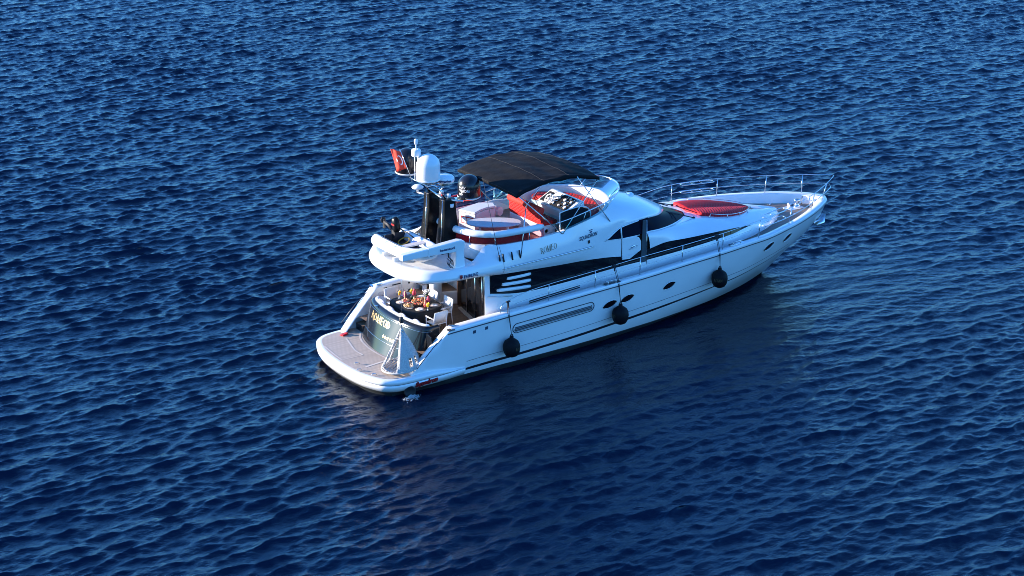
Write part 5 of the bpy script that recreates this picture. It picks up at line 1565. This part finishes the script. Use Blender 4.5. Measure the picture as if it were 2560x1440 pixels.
platter(3.30, .55, .30, .34, [M['fruit'], M['salmon'], M['cheese']], 'big fruit platter heaped with melon in the middle of the table', 75, .13)
platter(2.78, .42, .15, .24, [M['bread'], M['cheese']], 'long basket of bread rolls along the aft edge of the table', 14, .06, 0, .055)
platter(3.02, 1.02, .16, .16, [M['salmon'], M['cheese']], 'small plate of pink cold cuts near the port chair', 18, .04)
platter(3.38, 1.00, .18, .16, [M['cheese'], M['fruit'], M['leaf']], 'dish of cheese and greens on the port half of the table', 27, .07)
platter(2.98, .66, .15, .12, [M['olive'], M['salmon']], 'dark dish of olives beside the bread', 20, .03, 0, .025)
platter(3.55, .75, .12, .12, [M['leaf'], M['fruit']], 'green salad bowl beside the flower vase', 20, .08)
# flower vase
fv = thing('flower_vase', 'small vase of white flowers at the forward side of the table', 'vase', (3.72, .70, TT))
q = MB(); q.lathe([(0, 0), (.05, 0), (.055, .08), (.03, .14), (.035, .16), (0, .16)], (3.72, .70, TT), 14); q.build('vase', M['china'], fv)
q = MB()
for k in range(26):
    a = random.uniform(0, 6.28); r_ = random.uniform(.02, .13)
    q.ball((3.72 + r_ * math.cos(a), .70 + r_ * math.sin(a), TT + random.uniform(.26, .40)), (.035, .03, .022), 7)
fl_ = q.build('blossom', M['petal'], fv); fl_['kind'] = 'stuff'
q = MB()
for k in range(18):
    a = random.uniform(0, 6.28); r_ = random.uniform(.03, .11)
    q.ball((3.72 + r_ * math.cos(a), .70 + r_ * math.sin(a), TT + random.uniform(.14, .26)), (.04, .02, .03), 6)
lf_ = q.build('leaves', M['leaf'], fv); lf_['kind'] = 'stuff'
def candle(x, y, lab, h_=.30):
    q = MB(); q.lathe([(0, 0), (.05, 0), (.02, .03), (.016, .06), (.016, h_), (0, h_ + .01)], (x, y, TT), 10)
    o = q.build('candle', M['cheese'], None, origin=(x, y, TT)); tag(o, lab, 'candle', 'tall candles on the table')
candle(3.10, 1.20, 'tall cream candle near the port chair'); candle(3.38, .26, 'tall cream candle near the starboard chair')

# red wedge lying on the platform
q = MB(); q.box((1.02, 2.08, .745), (.26, .16, .06), .3); q.box((1.10, 2.05, .78), (.12, .10, .05), .5)
rc = q.build('wheel_chock', M['redchock'], None, bevel=.015, origin=(1.02, 2.08, .72)); tag(rc, 'small red plastic wedge lying on the teak platform by the port wing', 'wedge')

# ---- flag on a slanting staff at the mast
fg = thing('flag', 'red flag with white crescent and star on a slanting staff at the mast', 'flag', (2.98, .42, 6.66))
s0, s1 = Vector((3.02, .40, 6.66)), Vector((2.86, .93, 7.75))
q = MB(); q.tube([s0, s1], .014, 6); q.build('staff', M['steel'], fg)
ud = (s1 - s0).normalized()
fdir = Vector((-.45, .50, .06)).normalized()
def fl_at(u, v_):
    """u out from the staff, v up along it"""
    base_ = s0.lerp(s1, .38 + .52 * v_)
    return base_ + fdir * u * .40 + Vector((.6, .5, .1)) * (.05 * math.sin(u * 7 + v_ * 2) * u) + Vector((0, 0, -.10 * u * u)) + Vector((0, 0, .22 * u * (v_ - .35)))
q = MB(); q.grid([[fl_at(u, v_) for v_ in np.linspace(0, 1, 9)] for u in np.linspace(0, 1, 17)], 0); cl = q.build('cloth', M['flagred'], fg, solid=.004)
for off in (-.010, .010):
    nrm = fdir.cross(ud).normalized() * off
    mb = MB()
    n = 22; o1 = [(.36 + .20 * math.cos(a), .5 + .25 * math.sin(a)) for a in np.linspace(R(42), R(318), n)]; i1 = [(.41 + .16 * math.cos(a), .5 + .20 * math.sin(a)) for a in np.linspace(R(48), R(312), n)]
    vs = [fl_at(*p_) + nrm for p_ in o1] + [fl_at(*p_) + nrm for p_ in i1]
    mb.add(vs, [[k, k + 1, n + k + 1, n + k] for k in range(n - 1)], 0, False)
    st = [(.64 + (.10 if j % 2 == 0 else .04) * math.cos(j * math.pi / 5 + math.pi), .5 + (.125 if j % 2 == 0 else .05) * math.sin(j * math.pi / 5 + math.pi)) for j in range(10)]
    mb.add([fl_at(*p_) + nrm for p_ in st], [list(range(10))], 0, False)
    mb.build('emblem', M['whitel'], cl, weld=False)

# ------------------------------------------------------------------ foam where the exhaust spills into the sea
q = MB()
for k in range(300):
    a = random.uniform(0, 6.28); r_ = abs(random.gauss(0, .13))
    q.ball((.90 + r_ * math.cos(a) * 1.2, -2.70 - abs(r_ * math.sin(a)) * 1.1, .02 + random.uniform(0, .10) * math.exp(-r_ * 4)), (random.uniform(.006, .024), random.uniform(.006, .024), random.uniform(.005, .018)), 6)
fo = q.build('foam', M['foam'], None, origin=(.62, -2.7, 0)); fo['kind'] = 'stuff'
